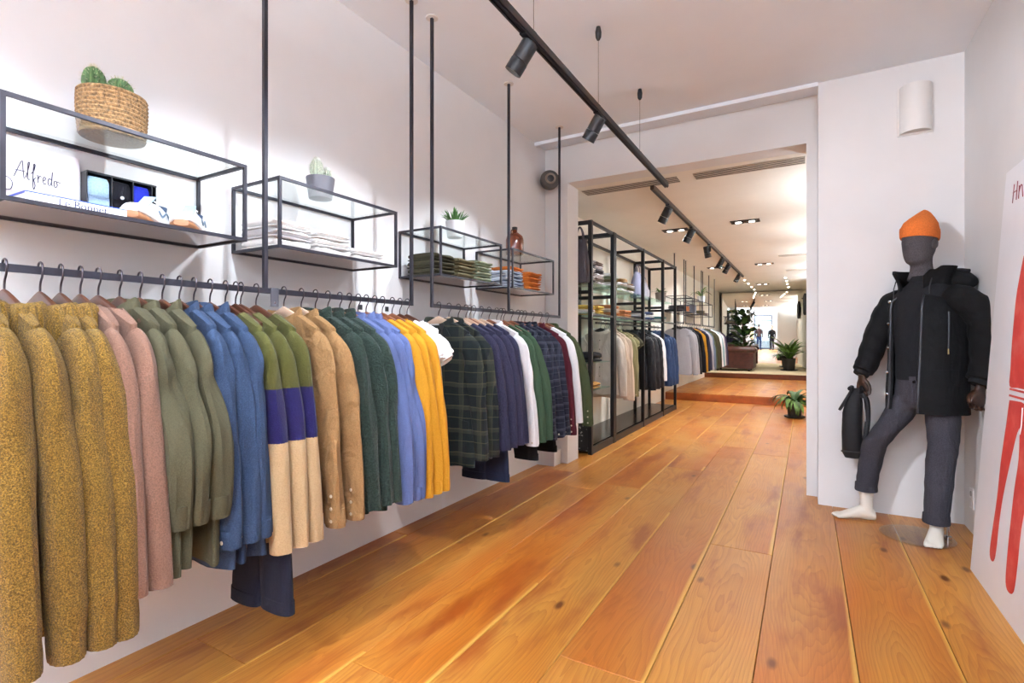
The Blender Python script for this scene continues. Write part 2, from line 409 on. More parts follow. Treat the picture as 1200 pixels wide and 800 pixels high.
# ceiling slots
def slot_vent(x0, x1, label):
    t = thing('ceiling_vent', label, 'vent', ((x0+x1)/2, 4.74, CZ2))
    h = (x1-x0)/2; m = MB(); m.box(-h, h, -.085, .085, -.004, -.001); m.build('backing', plain('vent_dark', '1b1916', 0.7), t, False)
    for k in range(5):
        y = -.085 + .0425*k; m = MB(); m.box(-h, h, y-.0075, y+.0075, -.0065, -.004); m.build('slat', plain('vent_slat', 'cfc4b6', 0.5), t, False)
slot_vent(-1.90, -1.00, 'slotted ceiling air vent crossed by the end of the lamp track')
slot_vent(-0.86, -0.01, 'slotted ceiling air vent beside the white pillar')
for i, (x, y, lab) in enumerate([(-0.17, 10.0, 'small ceiling grille in the passage past the pillar edge'), (-0.12, 12.2, 'tiny far ceiling grille before the beige platform')]):
    t = thing('ceiling_grille', lab, 'vent', (x, y, CZ2)); m = MB(); m.box(-.25,.25,-.07,.07,-.004,-.001); m.build('backing', plain('grille_dark', '8f8474', 0.7), t, False)
    for k in range(4):
        m = MB(); m.box(-.25,.25,-.065+.04*k,-.045+.04*k,-.012,-.004); m.build('slat', plain('vent_slat', 'cfc4b6', 0.5), t, False)

# ------------------------------------------------------------------ lamps
def spot_data(name, watts, size_deg, blend=0.35, col=SPOT_COL, r=0.03):
    l = bpy.data.lights.new(name, 'SPOT'); l.energy = watts; l.color = col; l.spot_size = math.radians(size_deg); l.spot_blend = blend; l.shadow_soft_size = r
    return l
def track_spot(x, y, z, target, label, watts=SPOT_W, size=92, blend=0.6, group=None, scale=1.0):
    """track head: adapter, folded bracket, two-piece cylinder pointing at the target"""
    t = thing('track_spotlight', label, 'spotlight', (x, y, z), 0, group)
    s = scale
    m = MB(); m.box(-.018*s,.018*s,-.05*s,.05*s,-.028*s,0); m.build('adapter', BLACK, t, False)
    c = Vector((-.03*s, 0, -.115*s)); d = (Vector(target) - (Vector((x,y,z))+c)).normalized()
    side = d.cross(Vector((0,0,1))).normalized(); up = side.cross(d)
    M = Matrix((side, up, d)).transposed().to_4x4(); M.translation = c
    m = MB(); m.lathe([(.030*s,-.085*s),(.043*s,-.08*s),(.045*s,-.07*s),(.045*s,.02*s)], 20); m.xf(M); m.build('lamp_body', BLACK, t)
    m = MB(); m.lathe([(.0445*s,.0225*s),(.047*s,.026*s),(.047*s,.088*s),(.040*s,.088*s),(.038*s,.06*s)], 20); m.xf(M); m.build('lamp_barrel', BLACK, t)
    m = MB(); m.lathe([(.0375*s,.062*s),(.0375*s,.066*s)], 20); m.xf(M); m.build('lens', LAMP, t)
    br = MB()
    br.tube([(0,0,-.025*s),(.0,-.0,-.035*s)] , .012*s, 8)
    a = c + side*.05*s
    br.tube([(0,0,-.03*s), tuple(Vector((0,0,-.03*s))*0.6 + a*0.4 + side*.012*s), tuple(a + side*.006*s - up*0.0)], .008*s, 6, flat=2.0)
    br.build('bracket', BLACK, t)
    l = spot_data('spot_light', watts, size, blend); lo = link('spot_light', l, t)
    p = c + d*.10*s; lo.location = p; lo.rotation_euler = d.to_track_quat('-Z', 'Y').to_euler()
    return t
TX, TZ = -1.03, 2.45
tk = thing('lamp_track', 'black suspended lamp track above the hanging racks', 'lamp track', (TX, 0, TZ))
m = MB(); m.box(-.018,.018,-7.6,4.42,-.012,.022); m.build('rail', plain('track_black', '1d1a1c', 0.35, 0.3), tk, False)
m = MB(); m.box(-.013,-.004,-7.6,4.42,-.018,-.012); m.box(.004,.013,-7.6,4.42,-.018,-.012); m.build('contact_strip', STEEL, tk, False)
for y in (1.22, 1.98, 2.78, 3.62):
    m = MB(); m.tube([(0,y,.02),(0,y,CZ-TZ-.03)], .0012, 5); m.build('wire', STEEL, tk)
    m = MB(); m.lathe([(.008,-.075),(.016,-.06),(.018,-.03),(.012,0)], 12, (0,y,CZ-TZ)); m.build('ceiling_grip', BLACK, tk)
    m = MB(); m.box(-.01,.01,y-.012,y+.012,.02,.034); m.build('clip', BLACK, tk, False)
track_spot(TX, 1.92, TZ, (-2.1, 1.75, .9), 'black track spotlight farther from the dark wall speaker, above the racks', scale=.82)
track_spot(TX, 2.78, TZ, (-2.1, 2.95, .9), 'black track spotlight closer to the wide opening and the wall speaker', scale=.82)
for y, tg in ((1.12, (-2.1, 1.15, .9)), (0.42, (-2.1, 0.25, .9)), (-0.4, (-2.1,-0.5,1.2)), (-2.2, (-2.1,-2.3,1.2)), (-4.2, (-.4,-5.6,0.9))):  # extra track heads out of view, added to light the front room
    track_spot(TX, y, TZ, tg, 'added black track spotlight beyond the front of the rack', group='added track spotlights behind the viewer')
track_spot(TX, 0.72, TZ, (0.60, 3.75, 1.15), 'black track spotlight turned across the aisle to the mannequin', watts=SPOT_W*3.2, size=64)
T2X, T2Z = -1.25, CZ2 - .03
tk = thing('lamp_track', 'dark lamp track fixed along the passage ceiling', 'lamp track', (T2X, 0, T2Z))
m = MB(); m.box(-.018,.018,4.80,12.7,-.012,.03); m.build('rail', plain('track_brown', '43382f', 0.4, 0.2), tk, False)
m = MB(); m.box(-.008,.008,4.80,12.7,-.016,-.012); m.build('contact_strip', BLACK, tk, False)
for k, y in enumerate((5.45, 6.70, 8.05, 9.40, 10.2, 11.9)):
    track_spot(T2X, y, T2Z, (-2.1, y+.15, 1.0) if k != 2 else (-.9, 8.6, 0), 'black spotlight on the passage ceiling track, ' + ['first','second','third','fourth','fifth','sixth'][k] + ' from the slotted vents', watts=SPOT_W*0.8, size=95, group='spotlights on the passage track', scale=1.0)
def downlight(x, y, z, lab, watts, grp=None, twin=2, warm=(.96,.97,.98)):
    t = thing('recessed_downlight', lab, 'downlight', (x, y, z), 0, grp)
    h = .075*twin; m = MB()
    m.box(-h-.012,h+.012,-.087,-.075,-.008,0); m.box(-h-.012,h+.012,.075,.087,-.008,0); m.box(-h-.012,-h,-.075,.075,-.008,0); m.box(h,h+.012,-.075,.075,-.008,0)
    m.build('frame', plain('lamp_frame', '2a2622', 0.5), t, False)
    m = MB(); m.box(-h,h,-.075,.075,-.004,-.001); m.build('recess_plate', plain('recess_dark', '201c18', 0.6), t, False)
    for k in range(twin):
        cx = -h + .075 + .15*k
        m = MB(); m.lathe([(.058,-.012),(.055,-.005)], 16, (cx,0,0)); m.build('reflector', CHROME, t)
        m = MB(); m.lathe([(.035,-.016),(.035,-.012)], 14, (cx,0,0)); m.build('bulb', LAMP, t)
    l = bpy.data.lights.new('down_light', 'AREA'); l.shape = 'RECTANGLE'; l.size = h*2; l.size_y = .13; l.energy = watts; l.color = warm; l.spread = math.radians(150)
    lo = link('down_light', l, t); lo.location = (0,0,-.022)
    return t
downlight(-0.65, 6.85, CZ2, 'twin recessed downlight over the passage aisle', DOWN_W)
downlight(-1.50, 6.95, CZ2, 'twin recessed downlight over the glass showcase', DOWN_W*0.6)
downlight(-0.70, 10.9, CZ2, 'twin recessed downlight above the raised wooden floor', DOWN_W*1.2)
downlight(-1.58, 11.0, CZ2, 'twin recessed downlight above the far clothes rack', DOWN_W*0.6)
downlight(-1.0, 14.9, CZ2, 'twin recessed downlight above the beige platform', DOWN_W*1.2)
for y in (-0.9, -2.9, -4.9, -6.8):  # unseen downlights added as fill light for the front room
    downlight(-0.15, y, CZ, 'added twin recessed downlight in the front room ceiling', DOWN_W*1.6, 'added front room downlights', warm=(.88,.96,1.08))
# small bulbs let into the ceiling before the mirror
bulb_me = MB(); bulb_me.lathe([(.024,-.004),(.022,-.012),(.012,-.018)], 12); bulb_me = bulb_me.mesh('bulb', emit('small_bulb', (1,.93,.8,1), 9.0))
for x, ys in ((-1.31, (13.65, 14.6, 15.55, 16.4)), (-0.43, (13.6, 14.4, 15.2, 16.1))):
    for y in ys:
        o = link('ceiling_bulb', bulb_me); o.location = (x, y, CZ2); k = ys[::-1].index(y)
        tag(o, ['first', 'second', 'third', 'fourth'][k] + ' ceiling bulb from the mirror in the row above the ' + ('leather armchair' if x < -1 else 'tall pot plant'), 'bulb', 'ceiling bulbs over the armchair' if x < -1 else 'ceiling bulbs over the plant')

# wall fittings of the front room
t = thing('wall_speaker', 'dark grey rounded speaker high in the corner by the opening', 'speaker', (-2.05, 4.25, 2.60))
M = Matrix.Rotation(math.radians(35), 4, 'Z') @ Matrix.Rotation(PI/2, 4, 'X')
m = MB(); m.lathe([(.03,-.07),(.06,-.05),(.085,0),(.088,.04),(.078,.07),(.06,.08)], 24); m.xf(M); m.build('housing', plain('speaker_grey', '4a4642', 0.6), t)
m = MB(); m.lathe([(.05,.083),(.046,.088),(.034,.080)], 20); m.xf(M); m.build('ring', plain('speaker_ring', '8a7a6c', 0.5), t)
m = MB(); m.lathe([(.036,.081),(.02,.087)], 20); m.xf(M); m.build('cone', BLACK, t)
m = MB(); m.tube([(0,.0,0),(-.06,.08,.02)], .015, 8); m.build('bracket', BLACK, t)
UP_W = 165.0                     # watts of an added wall uplight
def wall_lamp(x, y, rz, label, group=None, watts=UP_W, z=2.15):
    t = thing('wall_lamp', label, 'wall lamp', (x, y, z), rz, group)
    prof = [(-.085,0)] + [(.085*math.cos(PI - PI*k/12), -.095*math.sin(PI*k/12)) for k in range(13)]
    m = MB(); m.loft([[(x, y, -.15) for x, y in prof], [(x, y, .15) for x, y in prof]], False, False); m.build('shade', plain('lamp_white', 'e9e6e2', 0.5, var=0.01), t)
    m = MB(); m.prism([(x*.96, y*.96, -.135) for x, y in prof], (0,0,-.006)); m.build('lower_cap', plain('lamp_cap', 'd5d0ca', 0.5, var=0.02), t)
    m = MB(); m.box(-.09,.09,-.012,0,-.155,.155); m.build('back_plate', plain('lamp_white', 'e9e6e2', 0.5), t, False)
    if watts:
        m = MB(); m.tube([(0,-.045,.02),(0,-.045,.11)], .014, 10); m.build('bulb', LAMP, t)
        l = bpy.data.lights.new('added_up_light', 'AREA'); l.shape = 'DISK'; l.size = .13; l.energy = watts; l.color = (.83,.94,1.07)
        lo = link('added_up_light', l, t); lo.location = (0,-.046,.148); lo.rotation_euler = (PI, 0, 0)
wall_lamp(0.605, 4.15, 0, 'white half-round uplight fixed high on the wall above the mannequin', None, 0, 2.62)
for y in (5.6, 7.6, 9.6, 11.6, 13.4):  # unseen uplights added to brighten and whiten the passage ceiling
    wall_lamp(WR, y, -PI/2, 'added white half-round uplight on the passage wall behind the pillar', 'added passage wall uplights', UP_W*.23, 1.9)
for y in (-.7, -2.4, -4.1, -5.8):  # unseen uplights added to throw neutral light onto the front ceiling
    wall_lamp(WR, y, -PI/2, 'added white half-round uplight on the wall of the front part of the shop', 'added wall uplights behind the viewer')
    if y < -1: wall_lamp(WL, y, PI/2, 'added white half-round uplight on the wall of the front part of the shop', 'added wall uplights behind the viewer')
t = thing('wall_socket', 'small white socket low on the wall beside the poster board', 'socket', (WR, 3.97, 0.21))
m = MB(); m.box(-.008,0,-.035,.035,-.06,.06); m.build('plate', plain('socket_white', 'f2f0ee', 0.4, var=0.01), t, False)
m = MB(); m.box(-.0115,-.008,-.018,.018,-.045,-.005); m.build('switch', plain('socket_white2', 'e4e1de', 0.4), t, False)
m = MB(); m.lathe([(.016,0),(.014,.003)], 14); m.xf(Matrix.Translation((-.008,0,.028)) @ Matrix.Rotation(-PI/2,4,'Y')); m.build('outlet', plain('socket_grey', 'b9b6b3', 0.5), t)

for y, lab in ((2.03, 'white wall socket behind the rack pole end of the long rack'), (2.235, 'white wall socket behind the pole where the second rack starts')):
    t = thing('wall_socket', lab, 'socket', (WL, y, 1.325)); m = MB(); m.box(0,.008,-.035,.035,-.04,.04); m.build('plate', plain('socket_white', 'f2f0ee', 0.4), t, False)
    m = MB(); m.box(.008,.010,-.014,.014,-.014,.014); m.build('outlet', plain('socket_black', '26242a', 0.5), t, False)

# ------------------------------------------------------------------ hanging racks and shelf boxes
def bar(m, a, b, w=.012, d=None):
    d = w if d is None else d
    x0,y0,z0 = a; x1,y1,z1 = b
    if abs(z1-z0) > 1e-6: m.box(x0-w, x0+w, y0-d, y0+d, min(z0,z1), max(z0,z1))
    elif abs(y1-y0) > 1e-6: m.box(x0-w, x0+w, min(y0,y1), max(y0,y1), z0-d, z0+d)
    else: m.box(min(x0,x1), max(x0,x1), y0-w, y0+w, z0-d, z0+d)
    return m
def hang_rack(y0, y1, label, x=RX, rz=RZ, cz=CZ, mid=True):
    t = thing('clothes_rack', label, 'clothes rack', (x, (y0+y1)/2, rz)); h = (y1-y0)/2; tz = cz - rz
    m = MB(); m.box(-.005,.005,-h,h,-.0105,.0105); m.build('rail', STEEL, t, False)
    for yy in ((-h, 0, h) if mid else (-h, h)):
        m = MB(); m.box(-.0075,.0075,yy-.0075,yy+.0075, -.0105 if yy else .0105, tz-.004); m.build('pole', STEEL, t, False)
        m = MB(); m.lathe([(.034,-.004),(.034,0)], 16, (0,yy,tz)); m.build('ceiling_plate', plain('plate_white', 'dedad6', 0.5), t)
    return t
def shelf_box(y0, y1, label, x0=WL+.004, x1=RX-.0155, z0=1.515, z1=1.80, group=None):
    t = thing('shelf_box', label, 'shelf', (0, (y0+y1)/2, z0), 0, group); h = (y1-y0)/2; H = z1-z0; w = .0058
    m = MB()
    for z in (w, H-w):
        bar(m, (x0+w,-h,z), (x0+w,h,z), w); bar(m, (x1-w,-h,z), (x1-w,h,z), w)
        bar(m, (x0+2*w,-h+w,z), (x1-2*w,-h+w,z), w); bar(m, (x0+2*w,h-w,z), (x1-2*w,h-w,z), w)
    m.build('edge_frame', STEEL, t, False)
    for xx in (x0+w, x1-w):
        for yy in (-h+w, h-w):
            m = MB(); bar(m, (xx,yy,2*w), (xx,yy,H-2*w), w); m.build('post', STEEL, t, False)
    m = MB(); m.box(x0+2*w, x1-2*w, -h+2*w, h-2*w, 2*w-.006, 2*w); m.build('shelf_panel', SHELFP, t, False)
    m = MB(); m.box(x0+2*w, x1-2*w, -h+2*w, h-2*w, H-.0055, H-.0005); m.build('glass_top', GLASS, t, False)
    return z0 + 2*w, z1
hang_rack(0.39, 2.07, 'long dark steel clothes rack hung from the ceiling, holding mustard and denim clothes')
hang_rack(2.24, 3.93, 'dark steel hanging clothes rack that starts with the plaid blazer')
B1 = (0.490, 1.168); B2 = (1.303, 1.980); B3 = (2.34, 3.02); B4 = (3.17, 3.86)
SZ, ST = shelf_box(*B1, 'dark steel shelf box with sneakers and book inside')
shelf_box(*B2, 'dark steel shelf box with white folded shirts inside')
shelf_box(*B3, 'dark steel shelf box with folded olive and sage knitwear inside')
shelf_box(*B4, 'dark steel shelf box with folded orange and striped tops inside')
# grey hang tag clipped at the middle pole of the first rack
t = thing('size_tag', 'small grey tag hanging from the rail at the middle pole', 'tag', (RX+.012, 1.262, RZ))
m = MB(); m.box(-.003,.003,-.016,.016,-.06,.012); m.build('tag_body', plain('tag_grey', '55535a', 0.5, 0.3), t, False)
m = MB(); m.lathe([(.005,0),(.004,.002)], 10); m.xf(Matrix.Translation((.003,0,-.045)) @ Matrix.Rotation(PI/2,4,'Y')); m.build('rivet', CHROME, t)

# ------------------------------------------------------------------ hangers and garments
def hanger_top(x): return -.055 - .103*(min(abs(x), .215)/.215)**1.12
HANGER = {}
def make_hanger_meshes(key, mat):
    m = MB(); rings = []
    N = 22
    for i in range(N+1):
        x = -.158 + .316*i/N; a = abs(x)/.158; zt = hanger_top(x); h = lerp(.050, .026, a**.6) * (1 if a < .97 else .7); w = lerp(.0085, .0125, a**1.6) * (1 if a < .97 else .75)
        y0 = 0.0
        rings.append([(x, y0 + w*math.copysign(abs(math.cos(q))**.7, math.cos(q)), zt - h/2 + h/2*math.copysign(abs(math.sin(q))**.8, math.sin(q))) for q in [2*PI*k/12 for k in range(12)]])
    m.loft(rings); wood = m.mesh('wood_arm', mat)
    m = MB(); pts = [(0,0,-.065),(0,0,-.045),(.004,0,-.03),(.013,0,-.016),(.0165,0,.002),(.0135,0,.016),(.004,0,.0225),(-.007,0,.0205),(-.0125,0,.013),(-.0135,0,.006)]
    m.tube(catmull(pts, 3), .0026, 6); hook = m.mesh('hook', plain('hook_metal', '4a4248', 0.3, 0.9))
    HANGER[key] = (wood, hook)
make_hanger_meshes('dark', plain('hanger_brown', '42200f', 0.42, var=0.2, scale=6, coat=0.05))
make_hanger_meshes('warm', plain('hanger_warm', '77452b', 0.42, var=0.2, scale=6, coat=0.2))
make_hanger_meshes('pale', plain('hanger_pale', 'b89a83', 0.4, var=0.12, scale=6))
make_hanger_meshes('black', plain('hanger_black', '1c1a1a', 0.4))
def hanger(x, y, rz, key, label, group, yaw=0.0):
    t = thing('clothes_hanger', label, 'hanger', (x, y, rz), yaw, group)
    link('wood_arm', HANGER[key][0], t); link('hook', HANGER[key][1], t); return t

def garment(name, label, cat, group, y, mat, style, hem=.48, cuff=None, x=RX, rz=RZ, seed=0, lo=False, yaw=0.0, hk='dark',
            trim=None, sw=.212, hw=.245, T=.024, flare=1.0, hgroup=None, hlabel=None, lining=None, bend=0.0):
    """a top on its hanger: body, two sleeves, collar, cuffs, hem, placket and buttons as the style has them; local origin at the rail"""
    R = random.Random(seed*7919 + int(y*1000)); yaw += R.uniform(-.05, .05)
    hanger(x, y, rz, hk, hlabel or ('hanger holding the ' + label), hgroup, yaw)
    t = thing(name, label, cat, (x, y, rz), yaw, group)
    cuff = hem - .01 if cuff is None else cuff
    nw = {'turtleneck': .098, 'knit': .105, 'tee': .105, 'sweat': .10}.get(style, .095)
    zb = hem - rz + R.uniform(-.008, .008); n = 20 if lo else 36; mrows = 9 if lo else 18
    ph = [R.uniform(0, 6.28) for _ in range(8)]
    F = {'turtleneck': .006, 'knit': .006, 'puffer': .004, 'sweat': .010}.get(style, .014)
    quilt = style == 'puffer'
    if style in ('turtleneck', 'puffer'): T *= 1.12
    dip = {'turtleneck': .012, 'knit': .050, 'tee': .055, 'sweat': .045, 'fleece': .02, 'puffer': .02}.get(style, .040)
    zs = -.003 if style == 'turtleneck' else 0.0
    def ztop(px, w=0.0): return ztop0(px, w) + zs
    def ztop0(px, w=0.0):
        if abs(px) > nw: return hanger_top(px) + .006
        return hanger_top(nw) + .004 - (dip*(1-(px/nw)**2) if w < 0 else 0)
    def bp(a, s, off=0.0):
        c, w = math.cos(a), math.sin(a); W = sw + (hw - sw)*sm(s*1.1) + .006*math.sin(5*s+ph[0])
        if s > .96 and style in ('turtleneck', 'knit', 'sweat'): W *= .97
        px = W*math.copysign(abs(c)**.62, c); top = 1 - min(1, s*6)
        Ty = T*(1 - top) + top*(T*.9 if abs(px) < nw else .0185)
        if quilt: Ty *= 1 + .22*abs(math.sin(s*PI*9))
        zt = ztop(min(abs(px), .2119), w); z = lerp(zt, zb, s) + (.006*math.sin(px*22+ph[1]) if s > .9 else 0)
        q = F*sm(s*1.6)*(math.sin(px*26+ph[2]+s*2.2) + .6*math.sin(px*47+ph[3]-s*3))
        py = math.copysign(abs(w)**.75, w)*(Ty + off) + q*.7
        py += .006*math.sin(4*s+ph[4])
        return (px + math.copysign(off, c)*abs(c), py, z)
    m = MB(); rings = [[bp(2*PI*i/n, j/mrows) for i in range(n)] for j in range(mrows+1)]
    rings.insert(0, [(p[0], p[1] if abs(p[0]) < nw*1.02 else 0.0, p[2] + (0.0 if abs(p[0]) < nw*1.02 else .006)) for p in rings[0]])
    last = rings[-1]; rings.append([(p[0]*.95, p[1]*.75, p[2]+.012) for p in last])
    m.loft(rings, False, True); m.build('body', mat, t)
    tm = trim or mat
    # sleeves
    if style == 'tee': zend = -.30
    else: zend = cuff - rz
    for sd in (1, -1):
        k = flare if sd > 0 else .62
        fy = R.uniform(-.012, .010); zt = hanger_top(.2) + zs
        xx = lambda q: sd*q
        L = zend - zt
        b = bend
        if style == 'tee':
            P = [(xx(.180),0,zt-.060),(xx(.212),0,zt-.085),(xx(.232),fy*.4,zt-.13),(xx(.244),fy,zend)]; rr = [(.060,T*1.06),(.060,.026),(.056,.028),(.055,.028)]
        else:
            P = [(xx(.176),0,zt-.058),(xx(.206),0,zt-.078),(xx(.222+.01*k),fy*.4,zt-.125),(xx(.232+.03*k),fy,zt+L*.36),(xx(.240+.05*k+b*.4),fy*1.3,zt+L*.62),(xx(.245+.065*k+b*.1),fy+.004,zend)]
            r0 = {'turtleneck': 1.18, 'puffer': 1.25, 'fleece': 1.1}.get(style, 1.0)
            rr = [(.062,T*1.05),(.061*r0,.026*r0),(.058*r0,.031*r0),(.053*r0,.034*r0),(.048*r0,.033*r0),(.042*r0,.029*r0)]
        C = catmull(P, 3 if lo else 5); nn = len(C); m = MB(); rings = []; ns = 10 if lo else 18
        for i, c in enumerate(C):
            tt = i/(nn-1); f = tt*(len(rr)-1); i0 = min(int(f), len(rr)-2); rx = lerp(rr[i0][0], rr[i0+1][0], f-i0); ry = lerp(rr[i0][1], rr[i0+1][1], f-i0)
            if style in ('turtleneck', 'sweat') and tt > .955: rx *= .9; ry *= .9
            d = C[min(i+1, nn-1)] - C[max(i-1, 0)]; d.y = 0; d.normalize(); nx = Vector((-d.z, 0, d.x))
            if quilt: ry *= 1 + .15*abs(math.sin(tt*PI*8)); rx *= 1 + .10*abs(math.sin(tt*PI*8))
            ring = []
            for q in range(ns):
                a = 2*PI*q/ns; wv = 1 + (F*11)*math.sin(3*a+ph[5]+tt*5)*sm(tt*2) + F*3.5*math.sin(tt*19+ph[6]+2*a+.8*math.sin(tt*7+ph[2]))*sm(tt*3)*(1.5 if .45 < tt < .8 else .8) + F*5*math.sin(5*a-tt*9+ph[4])*sm(tt*2)
                ring.append(tuple(c + nx*(rx*math.cos(a)*wv) + Vector((0, ry*math.sin(a)*wv, 0))))
            rings.append(ring)
        lastr = rings[-1]; cc = C[-1]
        rings.append([tuple(cc + (Vector(p)-cc)*.82 + Vector((0,0,.012))) for p in lastr])
        m.loft(rings, True, True); sl = m.build('sleeve', mat, t)
        if style in ('turtleneck', 'sweat', 'jacket', 'shirt', 'blazer') and not (lo and sd < 0):
            m = MB(); h = {'turtleneck': .075, 'sweat': .055, 'jacket': .06, 'shirt': .05, 'blazer': .0}[style]
            if h:
                rg = []; rib = style in ('turtleneck', 'sweat'); ncu = 30 if rib and not lo else 18
                rx, ry = rr[-1][0]*(.93 if rib else 1.03), rr[-1][1]*(.95 if rib else 1.06)
                for j, (kz, kr) in enumerate(((h, 1.0), (h*.5, 1.03), (.004, .99), (-.006, .96), (.006, .7))):
                    c = cc + (C[-3]-cc).normalized()*kz
                    rg.append([tuple(c + Vector((rx*kr*(1+(.045*(i % 2) if rib else 0))*math.cos(2*PI*i/ncu), ry*kr*(1+(.045*(i % 2) if rib else 0))*math.sin(2*PI*i/ncu), 0))) for i in range(ncu)])
                m.loft(rg, True, True); cf = m.build('cuff', tm, sl)
                if not rib and sd > 0 and not lo:
                    for j in range(3 if style == 'jacket' else 1):
                        m = MB(); m.lathe([(.006,0),(.006,.002),(.003,.003)], 10); m.xf(Matrix.Translation(tuple(cc + Vector((rx*.35,-ry*1.03,h*.35+.045*j)))) @ Matrix.Rotation(PI/2, 4, 'X')); m.build('button', plain('button_pale', 'cdbba4', 0.4), sl)
    # hem rib
    if style in ('turtleneck', 'sweat', 'knit') and not lo:
        m = MB(); nr = 72; rows = []
        for s in (.925, .96, .99, 1.004):
            rows.append([bp(2*PI*i/nr, min(s,1.0), .002 + .0015*(i % 2)) if s <= 1 else tuple(Vector(bp(2*PI*i/nr, 1.0, .001)) + Vector((0,0,-.005))) for i in range(nr)])
        m.loft(rows, False, False); m.build('hem_rib', tm, t)
    # collar
    bz = hanger_top(nw) + .002 + (-.024 if style == 'turtleneck' else 0); cxo = .034 if style == 'turtleneck' else 0.0; m = MB(); nc = 20 if lo else 48
    if style == 'turtleneck':
        pr = [(.95, -.045), (.92, -.010), (.98, .016), (1.10, .026), (1.24, .018), (1.34, -.012), (1.38, -.050), (1.34, -.074), (1.22, -.080), (1.1, -.07)]; rib = .05
    elif style in ('knit', 'tee', 'sweat'):
        pr = [(1.05, -.016), (1.01, .000), (.98, .006), (.95, .002), (.96, -.010)]; rib = .018
    elif style in ('fleece', 'puffer'):
        pr = [(1.06, -.018), (1.01, .008), (.97, .036), (.92, .040), (.9, .026), (.92, -.01)]; rib = 0
    else:
        pr = [(.98, -.014), (.95, .010), (.96, .027), (1.02, .031), (1.09, .018), (1.15, -.012), (1.13, -.016), (1.05, .006)]; rib = 0
    rings = []
    for kr, dz in pr:
        rg = []
        for i in range(nc):
            a = 2*PI*i/nc; f = 1 + rib*(i % 2 if not lo else 0); w = math.sin(a)
            rg.append((cxo + nw*kr*f*math.cos(a), T*(1.42 if style == 'turtleneck' else 1.29)*kr*f*w, bz + dz - (dip*abs(w)**1.3 if w < 0 else 0) - .006*math.sin(2*a+ph[7])))
        rings.append(rg)
    m.loft(rings, False, False); m.build('collar', tm, t)
    # front placket with buttons
    if style in ('jacket', 'shirt', 'fleece', 'puffer', 'blazer') and not lo:
        m = MB(); rows = [[bp(-PI/2 + da, s, .002) for da in (-.085, -.03, .03, .085)] for s in [.04 + .95*j/14 for j in range(15)]]
        rows = [[(p[0], p[1]-.003, p[2]) for p in r] for r in rows]
        m.slab(rows, (0, .002, 0)); m.build('placket', tm, t)
        if style in ('jacket', 'shirt'):
            for j in range(6):
                p = bp(-PI/2, .1 + .15*j, .002); m = MB(); m.lathe([(.0065,0),(.0065,.002),(.003,.003)], 10); m.xf(Matrix.Translation((p[0], p[1]-.005, p[2])) @ Matrix.Rotation(PI/2, 4, 'X')); m.build('button', plain('button_dark', '5d564a', 0.4), t)
    if style in ('jacket', 'shirt') and not lo:       # chest pocket on the side that faces the aisle
        m = MB(); rows = [[bp(a, s, .003) for a in (-1.05, -.95, -.85, -.75)] for s in (.30, .36, .42, .46)]
        rows = [[(p[0], p[1]-.002, p[2]) for p in r] for r in rows]; m.slab(rows, (0, .002, 0)); m.build('pocket', tm, t)
    if style == 'blazer' and not lo:
        fy = -T*1.25 - .006
        for sd in (1, -1):
            m = MB(); m.prism([(sd*.07, fy+.004, -.105), (sd*.115, fy-.004, -.17), (sd*.085, fy-.004, -.185), (sd*.098, fy-.004, -.205), (sd*.008, fy-.006, -.40), (sd*.03, fy, -.22)], (0,-.004,0)); m.build('lapel', mat, t, False)
        m = MB(); m.prism([(-.065, fy+.006, -.10), (.065, fy+.006, -.10), (.03, fy+.004, -.24), (0, fy+.002, -.395), (-.03, fy+.004, -.24)], (0,-.002,0)); m.build('lining', BLACK, t, False)
        m = MB(); m.box(-.022, .022, fy-.0005, fy+.002, -.155, -.125); m.build('neck_label', plain('label_grey', 'b7b6b4', 0.7), t, False)
        m = MB(); m.box(-.03, .03, fy-.001, fy+.002, -.108, -.10); m.build('neck_label', plain('label_grey', 'b7b6b4', 0.7), t, False)
        for sd in (1, -1):
            m = MB(); rows = [[bp(-PI/2 + sd*a, s, .004) for a in (.55, .7, .85, 1.0)] for s in (.66, .70, .73)]; rows = [[(p[0], p[1]-.003, p[2]) for p in r] for r in rows]; m.slab(rows, (0,.002,0)); m.build('pocket_flap', mat, t)
    return t
